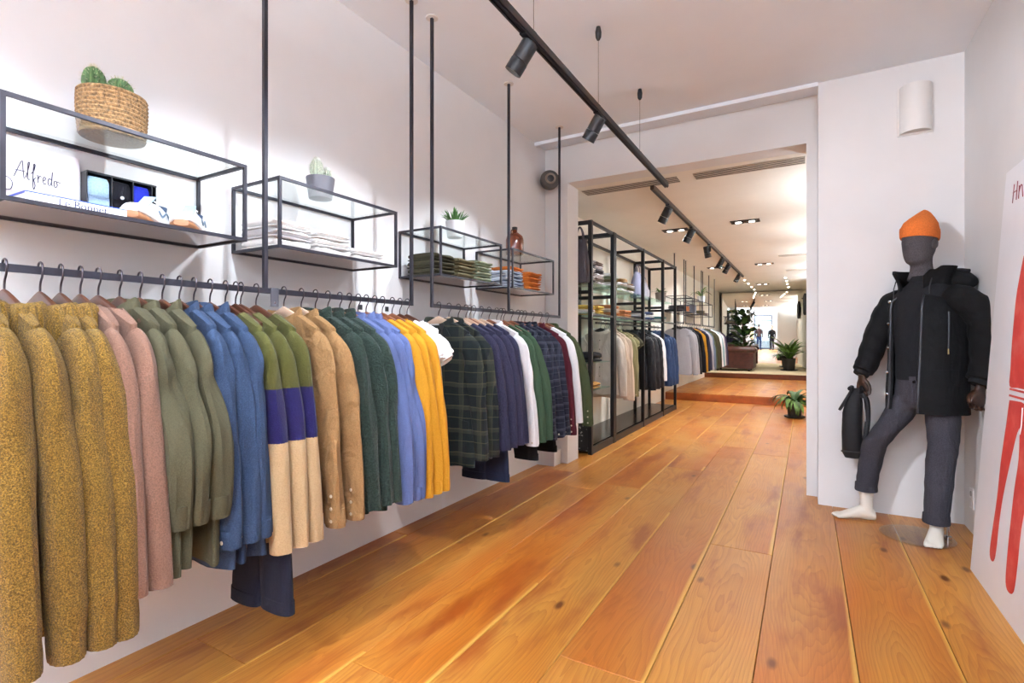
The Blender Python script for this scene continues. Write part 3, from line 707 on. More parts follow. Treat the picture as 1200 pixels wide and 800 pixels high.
def trousers(label, y, mat, z0, z1, x=RX, rz=RZ, group=None, dx=0.0, dt=0.0, hk='dark', w=.17, spread=.06):
    """a pair hung by the waistband, two legs"""
    hanger(x, y, rz, hk, 'hanger holding the ' + label, None)
    t = thing('trousers', label, 'trousers', (x, y, rz), 0, group); R = random.Random(int(y*977)); a = z1 - rz; b = z0 - rz
    for sd in (1, -1):
        m = MB(); rings = []
        for j in range(13):
            s = j/12; c = (lerp(dt, dx, sm(s*1.3)) + sd*(lerp(.045, .075, s) + spread*s), .006*sd + .008*math.sin(5*s+sd), lerp(a-.03, b, s)); rings.append(ell(c, lerp(.085, w*.5, s)*(1+.05*math.sin(9*s)), .018+.006*s, 18, pw=.8))
        c = rings[-1]; rings.append([(p[0]*.98+.02*(dx+sd*.13)*0, p[1]*.8, p[2]+.01) for p in c]); m.loft(rings); lg = m.build('leg', mat, t)
        m = MB(); cen = (dx + sd*(.075+spread), .006*sd + .008*math.sin(5+sd), b)
        m.loft([ell((cen[0],cen[1],b+.04), w*.5+.003, .026, 18, pw=.8), ell((cen[0],cen[1],b-.003), w*.5+.004, .027, 18, pw=.8)]); m.build('hem_cuff', mat, lg)
    m = MB(); m.loft([ell((dt,0,a-.14), .138, .020, 22, pw=.7), ell((dt,0,a-.02), .130, .018, 22, pw=.7), ell((dt,0,a+.03), .125, .015, 22, pw=.7)]); m.build('waist', mat, t)
    m = MB(); m.loft([ell((dt,0,a+.0), .131, .0185, 22, pw=.7), ell((dt,0,a+.034), .127, .016, 22, pw=.7)]); m.build('waistband', mat, t)
    return t

YEL = fabric('mustard_tweed_knit', '684c14', 0.30, 330, 1.3, 0.12, sheen=0.25, hex2='94702a', speck=0.35)
PINK = fabric('dusty_pink_knit', '745445', 0.12, 260, 0.6, 0.1, sheen=0.3)
OLV = fabric('olive_cotton', '45412f', 0.10, 320, 0.25, 0.5, fs=7)
DEN = fabric('blue_denim', '2a3850', 0.12, 340, 0.3, 0.6, fs=8, hex2='35455f')
BLK3 = banded('colour_block_knit', [(0, 'b99b74'), (.81, '181246'), (.985, '4a481d')], scale=220, bump=0.6, fold=0.1, sheen=0.3)
TAN = fabric('tan_corduroy', '8a6843', 0.12, 300, 0.35, 0.75, fs=11, stretch=(1,1,.8))
FLC = fabric('dark_green_fleece', '222f28', 0.25, 130, 1.6, 0.15, sheen=0.3)
PERI = fabric('periwinkle_cotton', '56628c', 0.07, 320, 0.2, 0.6, fs=9)
MUS = fabric('mustard_sweat', 'c08622', 0.07, 280, 0.3, 0.3)
WHT = fabric('white_jersey', 'ece9ea', 0.03, 300, 0.15, 0.35)
NAVY = fabric('navy_wool', '171826', 0.15, 300, 0.2, 0.25)
BLZ = plaid('green_plaid_wool', '191c1f', '151d1d', '3b3d30', '4f4d38', 0.125)
CARD = fabric('indigo_knit', '2d2b3f', 0.2, 220, 0.6, 0.2)
GRN = fabric('sage_green_sweat', '3a4f3a', 0.08, 280, 0.3, 0.3)
FLN = plaid('navy_flannel', '2a2938', '1d1f2b', '474a58', '5c606c', 0.085)
BUR = fabric('burgundy_wool', '4c1721', 0.12, 280, 0.3, 0.35)
OL2 = fabric('olive_canvas', '42492e', 0.1, 320, 0.3, 0.4)
BLKF = fabric('black_cloth', '17171a', 0.15, 280, 0.2, 0.3)

def hookY(px, x=RX):
    """where along the rail a hook stands that the photograph shows at column px"""
    u = (px-600)/600.0; return -x*(-1)*0 + (x*-1)*(0.8669+0.4985*u)/(0.4985-0.8669*u)
sd_ = 0
ORD = ['first', 'second', 'third', 'fourth', 'fifth', 'sixth', 'seventh']
def row(name, noun, cat, group, pxs, mat, style, anchor=None, rev=False, **kw):
    """alike garments side by side; each label counts from the neighbouring garments named in anchor"""
    global sd_
    for i, p in enumerate(pxs):
        sd_ += 1; k = len(pxs)-1-i if rev else i
        lab = noun + (', ' + ORD[k] + ' from the ' + anchor if anchor else '')
        garment(name, lab, cat, group, hookY(p), mat, style, seed=sd_, **kw)
row('turtleneck_sweater', 'mustard flecked turtleneck sweater', 'sweater', 'mustard turtleneck sweaters', (-40, 5, 47, 71), YEL, 'turtleneck', 'dusty pink sweaters', True, hem=.46, cuff=.425, hw=.25, flare=1.25, T=.029)
row('pink_sweater', 'dusty pink knitted sweater', 'sweater', 'dusty pink sweaters', (94, 115), PINK, 'knit', 'mustard turtlenecks', hem=.50, cuff=.50, hw=.27, flare=1.15)
row('olive_jacket', 'olive green cotton jacket', 'jacket', 'olive cotton jackets', (140, 164, 190), OLV, 'jacket', 'dusty pink sweaters', hem=.50, cuff=.64, hw=.325, flare=.8, bend=.10)
row('denim_shirt', 'blue denim shirt', 'shirt', 'blue denim shirts', (210, 227, 246), DEN, 'shirt', 'olive green cotton jackets', hem=.45, cuff=.53, hw=.295, flare=.7)
row('colour_block_sweater', 'sweater in olive, violet and cream bands', 'sweater', 'colour-block sweaters', (264, 282, 300), BLK3, 'knit', 'blue denim shirts', hem=.47, cuff=.45, hw=.25, flare=.9)
trousers('dark navy trousers hanging lowest on the rail, below the banded sweaters', hookY(276), NAVY, .23, 1.14, dx=.16, spread=.0, w=.15)
row('tan_jacket', 'tan buttoned corduroy jacket', 'jacket', 'tan corduroy jackets', (332.5, 353), TAN, 'jacket', 'banded sweaters', hem=.50, cuff=.475, hw=.25, hk='pale')
row('fleece_jacket', 'dark green fleece jacket', 'jacket', 'dark green fleeces', (369.5, 384, 398), FLC, 'fleece', 'tan corduroy jackets', hem=.43, cuff=.48, hw=.25, hk='warm')
row('periwinkle_shirt', 'periwinkle blue shirt', 'shirt', 'periwinkle shirts', (409, 419.6, 429), PERI, 'shirt', 'dark green fleece jackets', hem=.47, cuff=.46, hw=.26, hk='warm', bend=.05)
row('mustard_sweatshirt', 'mustard yellow sweatshirt', 'sweatshirt', 'mustard sweatshirts', (439, 448, 459.5), MUS, 'sweat', 'periwinkle shirts', hem=.46, cuff=.445, hw=.235, hk='warm')
row('white_tee', 'white short-sleeved tee', 'tee', 'white tees', (468.5, 477), WHT, 'tee', 'mustard sweatshirts', hem=.56, hw=.235, hk='dark')
# second rack
row('plaid_blazer', 'dark green plaid blazer', 'blazer', 'plaid blazers', (514, 526), BLZ, 'blazer', 'indigo cardigans', True, hem=.46, cuff=.50, hw=.25, hk='pale', flare=.7)
row('indigo_cardigan', 'indigo blue knitted cardigan', 'cardigan', 'indigo cardigans', (537, 546, 555, 564), CARD, 'knit', 'plaid blazers', hem=.47, cuff=.52, hw=.24, hk='pale')
trousers('navy trousers with legs showing below the indigo cardigans', hookY(550), fabric('navy_denim', '1d2236', 0.15, 300, .2, .2), .31, 1.14, dx=.12, hk='warm', spread=.0)
row('white_shirt', 'white shirt hanging between indigo cardigans and green sweatshirts', 'shirt', None, (573,), WHT, 'shirt', hem=.50, cuff=.49, hw=.24, hk='warm', flare=1.1)
row('green_sweatshirt', 'sage green sweatshirt', 'sweatshirt', 'green sweatshirts', (582, 590), GRN, 'sweat', 'white shirt on the rack', hem=.50, cuff=.50, hw=.25, hk='warm', flare=1.3)
trousers('black trousers showing below the sage green sweatshirts', hookY(587), BLKF, .36, 1.14, dx=.06, hk='warm')
row('flannel_shirt', 'grey and navy checked flannel shirt', 'shirt', 'checked flannel shirts', (599, 607, 615), FLN, 'shirt', 'sage green sweatshirts', hem=.45, cuff=.48, hw=.26, hk='warm', flare=1.1)
trousers('black trousers showing below the checked flannel shirts', hookY(611), BLKF, .36, 1.14, dx=.06, hk='warm')
row('burgundy_jacket', 'burgundy jacket hanging between flannel shirts and the olive overshirt', 'jacket', None, (624,), BUR, 'jacket', hem=.43, cuff=.46, hw=.25, hk='warm', flare=1.1)
row('white_pullover', 'off-white pullover hanging between burgundy jacket and olive overshirt', 'pullover', None, (633,), WHT, 'knit', hem=.50, cuff=.52, hw=.235, hk='warm')
row('olive_overshirt', 'dark olive overshirt hanging last on the rack, next to the opening', 'jacket', None, (641,), OL2, 'jacket', hem=.47, cuff=.49, hw=.25, hk='warm', flare=1.5)

# ------------------------------------------------------------------ folded clothes
FOLD = {}
def folded(x, y, z, w, d, h, mat, label, group=None, seed=0, rz=0.0, name='folded_garment', cat='folded garment'):
    """a folded top lying flat: two rounded layers that meet in a fold; w along the rack, d from the wall to the aisle"""
    R = random.Random(seed); t = thing(name, label, cat, (x, y, z), rz + R.uniform(-.05, .05), group)
    for k in range(2):
        m = MB(); rings = []; hh = h*(.26, .74)[k]; zc = (h*.13, h*.63)[k]
        for j, yy in enumerate((-.5, -.485, -.44, -.25, 0, .25, .44, .485, .5)):
            s = (.55, .85, .97, 1, 1, 1, .97, .85, .55)[j]; sx = (.93, .98, 1, 1, 1, 1, 1, .98, .93)[j]
            sag = .004*math.sin(j*1.7+seed+k)
            rings.append([(p[0] + .006*math.sin(j+seed), yy*w*(1-.02*k), p[1]+zc) for p in [(q[0], q[1] + (sag if q[1] > 0 and k else 0)) for q in ell((0,0,0), d/2*sx*(1-.015*k), hh*.52*s, 16, pw=(.55, .72)[k])]])
        m.loft(rings); m.build('fold_layer', mat, t)
    return t
def stack(x, y, z, n, mats, label, group, w=.19, d=.23, h=.038, seed=0):
    """label: (what one piece is, where the stack lies); each label adds the level in the stack"""
    what, where = label
    lev = ['lowest'] + ['second from below', 'third from below', 'fourth from below', 'fifth from below'][:max(0, n-2)] + ['topmost']
    if n == 1: lev = ['single']
    for i in range(n):
        m = mats[i % len(mats)]
        folded(x, y + .004*math.sin(seed+2*i), z, w*(1 - .02*(i % 2)), d*(1-.03*((i+1) % 2)), h, m, what + ', ' + lev[i] + ' ' + where, group, seed*10+i); z += h
    return z
WHITEF = fabric('white_folded_cloth', 'e8e4e1', 0.04, 250, .2, .3); GREYW = fabric('grey_white_cloth', 'cfcaca', 0.06, 250, .2, .3)
DOLV = fabric('dark_olive_fold', '3e3a2a', 0.15, 220, .3, .3); BOLV = fabric('brown_olive_fold', '6b6247', 0.12, 220, .3, .3); SAGE = fabric('sage_fold', '8c937a', 0.1, 220, .3, .3)
STRP = stripes('striped_jersey', 'dfe3ea', '39435e', .013, .35); ORNG = fabric('orange_fold', 'c8702c', 0.1, 220, .3, .3)
XS = -1.975
stack(XS, 1.405, SZ, 3, [WHITEF, GREYW], ('white folded shirt', 'in the stack near the middle rack pole'), 'white shirts stacked at the box end', seed=1, h=.04)
stack(XS, 1.62, SZ, 3, [WHITEF], ('white folded shirt', 'in the stack under the grey cactus pot'), 'white shirts stacked mid box', seed=2, h=.036)
stack(XS, 1.845, SZ, 2, [WHITEF], ('white folded shirt', 'of the low pile of two'), 'white shirts in the low pile', seed=3, h=.03, w=.2)
stack(XS, 2.455, SZ, 3, [DOLV], ('dark olive folded sweater', 'in the stack beside the rack poles'), 'dark olive folded sweaters', seed=4, h=.044)
stack(XS, 2.67, SZ, 3, [BOLV], ('brown-olive folded sweater', 'between dark olive and sage stacks'), 'brown-olive folded sweaters', seed=5, h=.044)
stack(XS, 2.885, SZ, 4, [SAGE], ('pale sage folded sweater', 'of the sage stack'), 'sage folded sweaters', seed=6, h=.036)
stack(XS, 3.33, SZ, 5, [STRP], ('striped folded tee', 'beside the orange sweaters'), 'striped folded tees', seed=7, h=.026)
stack(XS, 3.62, SZ, 4, [ORNG], ('burnt orange folded sweater', 'in the stack of four'), 'orange folded sweaters', seed=8, h=.038, w=.2)
folded(XS, 3.36, SZ+.13, .17, .2, .034, ORNG, 'burnt orange folded sweater lying on top of the striped tees', None, 88)

# ------------------------------------------------------------------ first shelf box: card, case, book, sneakers
t = thing('paper_card', 'white card with handwritten name leaning on the wall inside the shelf box', 'card', (WL+.024, .632, SZ))
m = MB(); m.box(-.002, .0, -.135, .135, 0, .228); m.build('sheet', plain('card_paper', 'efe6e4', 0.8, var=0.01), t, False)
INK = plain('ink_dark', '2a2340', 0.6)
def strokes(lst, parent, mat, fn, r=.0012):
    for k, s in enumerate(lst):
        m = MB(); m.tube([fn(p) for p in catmull([(a, b, 0) for a, b in s], 4)], r, 5); m.build('pen_stroke', mat, parent)
H = [[(0,0),(.25,.55),(.5,1.0),(.55,.5),(.62,0)], [(.08,.38),(.35,.42),(.68,.42)],                                   # A
     [(.72,.1),(.85,.55),(.95,1.0),(.86,.95),(.84,.5),(.86,.05),(.98,.08)],                                         # l
     [(1.05,.4),(1.2,.6),(1.3,.95),(1.22,.98),(1.18,.5),(1.16,-.15),(1.22,-.45),(1.30,-.2),(1.22,.1),(1.36,.25)],    # f
     [(1.45,.45),(1.5,.1),(1.48,.0)], [(1.49,.2),(1.58,.4),(1.7,.38)],                                              # r
     [(1.78,.2),(1.92,.25),(1.96,.4),(1.86,.42),(1.80,.2),(1.88,.02),(2.02,.1)],                                     # e
     [(2.32,.38),(2.2,.42),(2.12,.2),(2.2,.02),(2.32,.15),(2.38,.5),(2.42,.85),(2.36,.2),(2.42,.02)],                # d
     [(2.68,.38),(2.56,.36),(2.52,.15),(2.62,.0),(2.74,.15),(2.70,.36),(2.95,.34)]]                                 # o
strokes(H, t, INK, lambda p: (.0006, -.03 + p[0]*.0385, .125 + p[1]*.055 - p[0]*.004))
strokes([[(-.7,-.3),(-.4,-.1),(-.1,-.35),(-.2,-.75),(-.6,-.8),(-.75,-.5),(-.5,-.25)]], t, INK, lambda p: (.0006, -.03 + p[0]*.0385, .125 + p[1]*.055))
CASEB = plain('case_black', '15141a', 0.5)
t = thing('display_case', 'shallow black case with compartments leaning on the wall behind the book', 'case', (WL+.035, .875, SZ))
m = MB(); m.box(-.012,-.006,-.105,.105,0,.185); m.build('back_panel', CASEB, t, False)
for zz in (0, .062, .179):
    m = MB(); m.box(-.006,.035,-.105,.105,zz,zz+.006); m.build('shelf', CASEB, t, False)
for yy in (-.105, -.034, .030, .090, .102):
    m = MB(); m.box(-.006,.035,yy-.0015,yy+.0015,.006,.179); m.build('divider', CASEB, t, False)
def rolled(y, z, w, h, mat, lab, dot=None):
    o = thing('rolled_beanie', lab, 'beanie', (WL+.046, y, z)); m = MB()
    m.loft([[(q[0], yy*w, q[1]+h/2) for q in ell((0,0,0), .016*s, h/2*s, 14, pw=.5)] for yy, s in ((-.5,.8),(-.42,.97),(0,1),(.42,.97),(.5,.8))]); m.build('knit_body', mat, o)
    m = MB(); m.loft([[(q[0], yy*w, q[1]+h*.2) for q in ell((0,0,0), .0185, h*.2, 14, pw=.5)] for yy in (-.48, 0, .48)]); m.build('folded_brim', mat, o)
    if dot:
        m = MB(); m.lathe([(.006,0),(.006,.002)], 12); m.xf(Matrix.Translation((.0185,0,h*.45)) @ Matrix.Rotation(PI/2,4,'Y')); m.build('badge', plain('badge_white', 'f0eeee', .5), o)
rolled(-.069+.875, SZ+.0685, .062, .105, fabric('pale_blue_knit', 'a9c4dc', .06, 200, .4, .1), 'pale blue rolled beanie in the black case')
rolled(-.002+.875, SZ+.0685, .056, .105, fabric('black_knit', '1b1a20', .1, 200, .4, .1), 'black rolled beanie with a white badge in the case', True)
rolled(.060+.875, SZ+.0685, .052, .105, fabric('royal_blue_knit', '2a35b4', .1, 200, .4, .1), 'royal blue rolled beanie in the black case')
rolled(-.069+.875, SZ+.0065, .062, .052, fabric('blue_grey_knit', '4a5c8c', .06, 200, .4, .1), 'slate blue rolled beanie in the lower compartment')
rolled(.0+.875, SZ+.0065, .056, .052, fabric('mid_grey_knit', '8d8d92', .06, 200, .4, .1), 'grey rolled beanie in the lower compartment')
t = thing('book', 'white book with blue cover lying flat at the shelf edge', 'book', (-1.945, .668, SZ), math.radians(2))
m = MB(); m.box(-.085,.085,-.118,.118,.004,.026); m.build('pages', plain('paper', 'f1efec', .8, var=.01), t, False)
BLUE = plain('cover_blue', '2347b8', .45)
m = MB(); m.box(-.09,.092,-.122,.122,.026,.030); m.build('front_cover', BLUE, t, False)
m = MB(); m.box(-.09,.092,-.122,.122,0,.004); m.build('back_cover', plain('cover_white', 'ecebf0', .45), t, False)
m = MB(); m.box(.088,.093,-.122,.122,.0,.0265); m.build('spine', plain('cover_white', 'ecebf0', .45), t, False)
def text_mesh(name, body, size, mat, parent, M, extrude=.0004, shear=0.0):
    c = bpy.data.curves.new(name, 'FONT'); c.body = body; c.size = size; c.extrude = extrude; c.align_x = 'CENTER'; c.align_y = 'CENTER'; c.shear = shear; c.resolution_u = 3
    o = bpy.data.objects.new(name, c); COL.objects.link(o); dg = bpy.context.evaluated_depsgraph_get(); dg.update()
    me = bpy.data.meshes.new_from_object(o.evaluated_get(dg)); bpy.data.objects.remove(o); me.transform(M); me.materials.clear(); me.materials.append(mat)
    return link(name, me, parent)
text_mesh('spine_lettering', 'Le Bonnet', .029, plain('letter_navy', '20264f', .5), t, Matrix.Translation((.0936, .01, .0135)) @ Matrix.Rotation(PI/2, 4, 'Z') @ Matrix.Rotation(PI/2, 4, 'X'))
def sneaker(y, label, rz):
    t = thing('sneaker', label, 'sneaker', (-1.975, y, SZ), rz, 'white sneakers'); L = .27
    prof = [(-.5,.6,.5), (-.46,.85,.8), (-.3,.92,1), (-.1,.88,1), (.1,.95,1), (.28,1.0,1), (.42,.85,.9), (.49,.5,.55)]
    m = MB(); m.loft([[(s*L, q[0], .012 + q[1] + (.10*max(0, s-.22)**1.5) + .02*max(0,-s-.42)) for q in ell((0,0,0), .046*w, .011, 16, pw=.7)] for s, w, h in prof]); m.build('gum_sole', plain('gum_rubber', '93623f', .55), t)
    m = MB(); m.loft([[(s*L*.99, q[0], .030 + q[1] + (.10*max(0, s-.22)**1.5)) for q in ell((0,0,0), .048*w, .009, 16, pw=.6)] for s, w, h in prof]); m.build('midsole', plain('midsole_white', 'eceae8', .5), t)
    up = [(-.48,.30,.075,.030),(-.42,.40,.092,.038),(-.3,.42,.098,.040),(-.12,.44,.092,.040),(.05,.46,.078,.042),(.2,.48,.066,.045),(.34,.44,.060,.042),(.43,.3,.050,.034),(.48,.2,.038,.018)]
    m = MB(); m.loft([[(s*L, math.copysign(abs(math.cos(a))**.8, math.cos(a))*hw*(1-.38*max(0, math.sin(a))*(1 if s < .15 else .5)), .034 + (h-.026)*max(0, math.sin(a))**.75 + (.08*max(0, s-.22)**1.5)) for a in [2*PI*k/18 for k in range(18)]] for s, w, h, hw in up]); m.build('upper', plain('sneaker_white', 'e2e0df', .55), t)
    m = MB(); m.slab([[(s*L, yy, z) for yy in (-.018, 0, .018)] for s, z in ((-.1,.118),(-.02,.103),(.06,.088),(.14,.072))], (0,0,.004)); m.build('tongue', plain('tongue_blue', '9db4c8', .6), t)
    for k in range(4):
        s = -.06 + .055*k; z = .108 - .0125*k; m = MB(); m.tube([(s*L, -.024, z-.010),(s*L, 0, z+.004),(s*L, .024, z-.010)], .0028, 6); m.build('lace', plain('lace_white', 'f4f3f2', .7), t)
    for sd in (1,-1):
        m = MB(); m.tube(catmull([(-.30*L, sd*.0405, .055),(-.2*L, sd*.041, .07),(-.05*L, sd*.0425, .05),(.08*L, sd*.0435, .062)], 4), .0045, 6, flat=.5); m.build('side_stripe', plain('stripe_slate', '5d7186', .6), t)
    m = MB(); m.loft([ell((-.36*L,0,.085), .030, .026, 16), ell((-.36*L,0,.101), .034, .028, 16), ell((-.36*L,0,.103), .026, .021, 16)]); m.build('heel_collar', plain('collar_navy', '3a4c66', .7), t)
sneaker(.905, 'white sneaker with gum sole standing next to the black case', math.radians(-44))
sneaker(1.045, 'white sneaker with gum sole standing at the end post of the shelf box', math.radians(-38))

# ------------------------------------------------------------------ pots and bottles on the shelf tops
def cactus(m, c, r, h, ribs=12):
    rings = []
    for j in range(9):
        a = -PI/2*.7 + (PI/2*1.7)*j/8; q = max(math.cos(a), .05)
        rings.append([(c[0] + r*q*(1+.10*math.cos(ribs*2*PI*k/48))*math.cos(2*PI*k/48), c[1] + r*q*(1+.10*math.cos(ribs*2*PI*k/48))*math.sin(2*PI*k/48), c[2] + h*.5 + h*.5*math.sin(a)) for k in range(48)])
    return m.loft(rings)
def spines(m, c, r, h, n, seed):
    R = random.Random(seed)
    for _ in range(n):
        a = R.uniform(-.3, 1.45); b = R.uniform(0, 6.28); d = Vector((math.cos(a)*math.cos(b), math.cos(a)*math.sin(b), math.sin(a)))
        p = Vector(c) + Vector((0,0,h*.5)) + Vector((d.x*r, d.y*r, d.z*h*.5)); q = p + d*.011; s = Vector((-d.y, d.x, 0)).normalized()*.0008 if abs(d.z) < .99 else Vector((.0008,0,0))
        m.add([p+s, p-s, q, p+d.cross(s)], [(0,1,2),(1,3,2),(3,0,2)])
CACT = plain('cactus_green', '4d6b3e', .7, var=.25, scale=60); SPINE = plain('spine_pale', 'cfcaa8', .7); SOIL = plain('soil', '33261a', .95)
t = thing('basket_planter', 'woven straw basket with round cacti on the glass shelf top', 'planter', (-1.965, .80, ST+.0005))
STRAW = plain('straw', '9a7850', .8, var=.35, scale=120, bump=.6)
for k in range(11):
    r = .082 + .006*math.sin(k/10*2.2); m = MB(); rings = []
    for i in range(40):
        a = 2*PI*i/40; rings.append([( (r + (.0075+.0012*(i % 2))*math.cos(b))*math.cos(a), (r + (.0075+.0012*(i % 2))*math.cos(b))*math.sin(a), .0075+.0128*k + .0075*math.sin(b)) for b in [2*PI*q/7 for q in range(7)]])
    rings.append(rings[0]); m.loft(rings, False, False); m.build('straw_coil', STRAW, t)
m = MB(); m.lathe([(.08,0),(.08,.004)], 28); m.build('basket_base', STRAW, t)
m = MB(); m.lathe([(.080,.118),(.080,.124)], 28); m.build('soil', SOIL, t)
for k, (cx, cy, r, h) in enumerate(((-.015, -.045, .030, .100), (.02, .012, .034, .076), (.0, .056, .022, .036))):
    m = MB(); cactus(m, (cx, cy, .122), r, h); c = m.build('cactus', CACT, t); m = MB(); spines(m, (cx, cy, .122), r*1.05, h, 130, k); s = m.build('spines', SPINE, c, False); s['kind'] = 'stuff'
def pot(t, r0, r1, h, mat):
    m = MB(); m.lathe([(r0*.9,0),(r0,.002),(r1,h-.004),(r1,h),(r1-.006,h),(r1-.008,h-.012)], 28); m.build('pot', mat, t)
    m = MB(); m.lathe([(r1-.008,h-.016),(r1-.008,h-.012)], 24); m.build('soil', SOIL, t)
t = thing('cactus_pot', 'grey pot with pale woolly cacti on the glass shelf top', 'potted plant', (-1.965, 1.625, ST+.0005))
pot(t, .052, .064, .098, plain('grey_ceramic', '5b5960', .55))
WOOL = plain('woolly_cactus', 'b4bca8', .9, var=.15, scale=80); WSP = plain('spine_white', 'eeeee6', .8)
for k, (cx, cy, r, h) in enumerate(((0, -.022, .028, .098), (.012, .026, .020, .062), (-.02, .03, .017, .05))):
    m = MB(); cactus(m, (cx, cy, .085), r, h, 14); c = m.build('cactus', WOOL, t); m = MB(); spines(m, (cx, cy, .085), r*1.03, h, 520, 50+k); s = m.build('spines', WSP, c, False); s['kind'] = 'stuff'
def leaf_mesh(name, L, W, droop, mat, fold=.12, n=8, th=.0012):
    """a pointed leaf starting at the origin, growing along +X and up, bending down towards the tip"""
    rows = []; x = z = 0.0; ang = 1.15
    for j in range(n+1):
        s = j/n; w = W*(math.sin(PI*min(1, s*.97+.02))**.75)*(1-.25*s)
        rows.append([(x, -w, z+fold*w), (x, 0, z), (x, w, z+fold*w)]); st = L/n; x += st*math.cos(ang); z += st*math.sin(ang); ang -= droop/n
    m = MB(); m.slab(rows, (0,0,-th)); return m.mesh(name, mat)
def plant_leaves(t, z, n, L, W, mats, seed, tilt=(.1, .9), droop=1.5, name='leaf', r=.02, lo=.6):
    R = random.Random(seed); base = [leaf_mesh(name, L*k, W*k, droop*q, mats[i % len(mats)]) for i, (k, q) in enumerate(((1, 1), (.85, 1.2), (.7, .8)))]
    for i in range(n):
        a = i*2.39996 + R.uniform(-.3, .3); o = link(name, R.choice(base), t); o.location = (r*math.cos(a), r*math.sin(a), z); s = R.uniform(lo, 1.0)
        o.scale = (s, s, s); o.rotation_euler = (R.uniform(-.15,.15), R.uniform(*tilt), a)
SUCC = plain('succulent_green', '5f8f4c', .5, var=.2, scale=40); SUC2 = plain('succulent_dark', '3f6b38', .5, var=.2, scale=40)
t = thing('succulent_pot', 'white pot with bushy green succulent on the glass shelf top', 'potted plant', (-1.965, 2.68, ST+.0005))
pot(t, .05, .062, .105, plain('white_ceramic', 'dcdcde', .4, var=.02)); plant_leaves(t, .095, 90, .105, .008, [SUCC, SUC2], 5, (-.35, .5), .5, r=.03)
AMB = NT('amber_glass'); AMB.set(Base_Color=lin('7a3412'), Roughness=.08); AMB.b.inputs['Transmission Weight'].default_value = .35; AMB.b.inputs['Coat Weight'].default_value = .5; AMB = AMB.m
t = thing('amber_bottle', 'amber glass jug with dark cap on the glass shelf top', 'bottle', (-1.965, 3.46, ST+.0005))
m = MB(); m.lathe([(.06,0),(.068,.004),(.070,.02),(.070,.115),(.062,.145),(.035,.168),(.020,.178),(.018,.198)], 28); m.build('bottle_body', AMB, t)
m = MB(); m.lathe([(.021,.196),(.022,.215),(.018,.218)], 18); m.build('cap', BLACK, t)
m = MB(); m.tube(catmull([(.0,-.018,.19),(0,-.05,.185),(0,-.056,.16),(0,-.045,.15)], 4), .005, 8); m.build('handle', AMB, t)

# ------------------------------------------------------------------ glass showcase in the passage
VX0, VX1, VY0, VY1, VH = -2.30, -1.84, 4.80, 8.60, 2.33
ST2 = plain('showcase_steel', '151417', .4, .3)
vt = thing('showcase', 'tall black steel showcase with glass shelves along the passage wall', 'showcase', (0, 0, 0))
VP = (4.80, 5.475, 5.525, 6.68, 7.75, 8.58)
for y in VP:
    for x in (VX0+.02, VX1-.02):
        m = MB(); m.box(x-.02, x+.02, y-.018, y+.018, 0, VH); m.build('post', ST2, vt, False)
    m = MB(); m.box(VX0+.04, VX1-.04, y-.012, y+.012, VH-.04, VH); m.build('top_beam', ST2, vt, False)
    m = MB(); m.box(VX0+.04, VX1-.04, y-.012, y+.012, 1.60, 1.635); m.build('cross_beam', ST2, vt, False)
for x in (VX0+.02, VX1-.02):
    for k in range(5):
        a, b = (VP[0], VP[1]) if k == 0 else (VP[k], VP[k+1]) if k < 5 else (0, 0)
        if k == 1: a, b = VP[1], VP[2]
        m = MB(); m.box(x-.012, x+.012, a+.018, b-.018, VH-.03, VH); m.build('top_beam', ST2, vt, False)
        if b - a > .1:
            m = MB(); m.box(x-.010, x+.010, a+.018, b-.018, 1.385, 1.405); m.build('shelf_rail', ST2, vt, False)
            m = MB(); m.box(x-.012, x+.012, a+.018, b-.018, .0, .07); m.build('kick_bar', ST2, vt, False)
m = MB(); m.box(VX0+.0, VX1-.045, VY0+.02, VY1-.02, .05, .075); m.build('deck', BLACKGLOSS, vt, False)
for a, b in ((4.82,5.455),(5.545,6.66),(6.70,7.73),(7.77,8.56)):
    for z in (1.41, 1.72):
        m = MB(); m.box(VX0+.01, VX1-.045, a, b, z, z+.008); m.build('glass_shelf', glassy('green_glass', (.80,.93,.88,1), .14), vt, False)
for z in (.62, .90):
    m = MB(); m.box(VX0+.01, VX1-.045, 4.82, 5.455, z, z+.008); m.build('glass_shelf', glassy('green_glass'), vt, False)
m = MB(); m.box(VX0+.03, VX1-.03, VY0-.006, VY0, .03, .40)
pm = NT('perforated_black'); vo = pm.n('ShaderNodeTexVoronoi'); vo.inputs['Scale'].default_value = 34; pm.l(pm.coord('Object'), vo.inputs['Vector'])
pm.set(Base_Color=pm.mix(pm.math('LESS_THAN', vo.outputs['Distance'], .24), lin('141416'), lin('9b9a98')), Roughness=.4); m.build('perforated_panel', pm.m, vt, False)
m = MB(); m.box(-2.075, -2.063, VY0+.7, VY1-.02, 1.32, 1.345); m.build('rail', ST2, vt, False)
VXC = -2.069
BEI = fabric('beige_cotton', 'cdb9a4', .05, 280, .2, .4); OFFW = fabric('offwhite_cotton', 'dcd3c6', .04, 280, .2, .4); KHK = fabric('khaki_cotton', '8d8762', .07, 280, .2, .4)
PUFK = fabric('black_nylon', '1e1e22', .08, 60, .1, .5, rough=.45, fs=14); PUFN = fabric('navy_nylon', '27395a', .08, 60, .1, .5, rough=.5, fs=14); LGRY = fabric('light_grey_wool', 'aaa7ab', .08, 240, .3, .3)
def vg(name, label, cat, y, mat, style, hem=.50, **kw):
    global sd_
    sd_ += 1; garment(name, label, cat, kw.pop('group', None), y, mat, style, hem=hem, x=VXC, rz=1.335, seed=sd_, hk='black', flare=.45, lo=kw.pop('lo', False), hw=.225, sw=.2, **kw)
vg('beige_shirt', 'off-white shirt hanging at the near end of the showcase', 'shirt', 5.66, OFFW, 'shirt', .52)
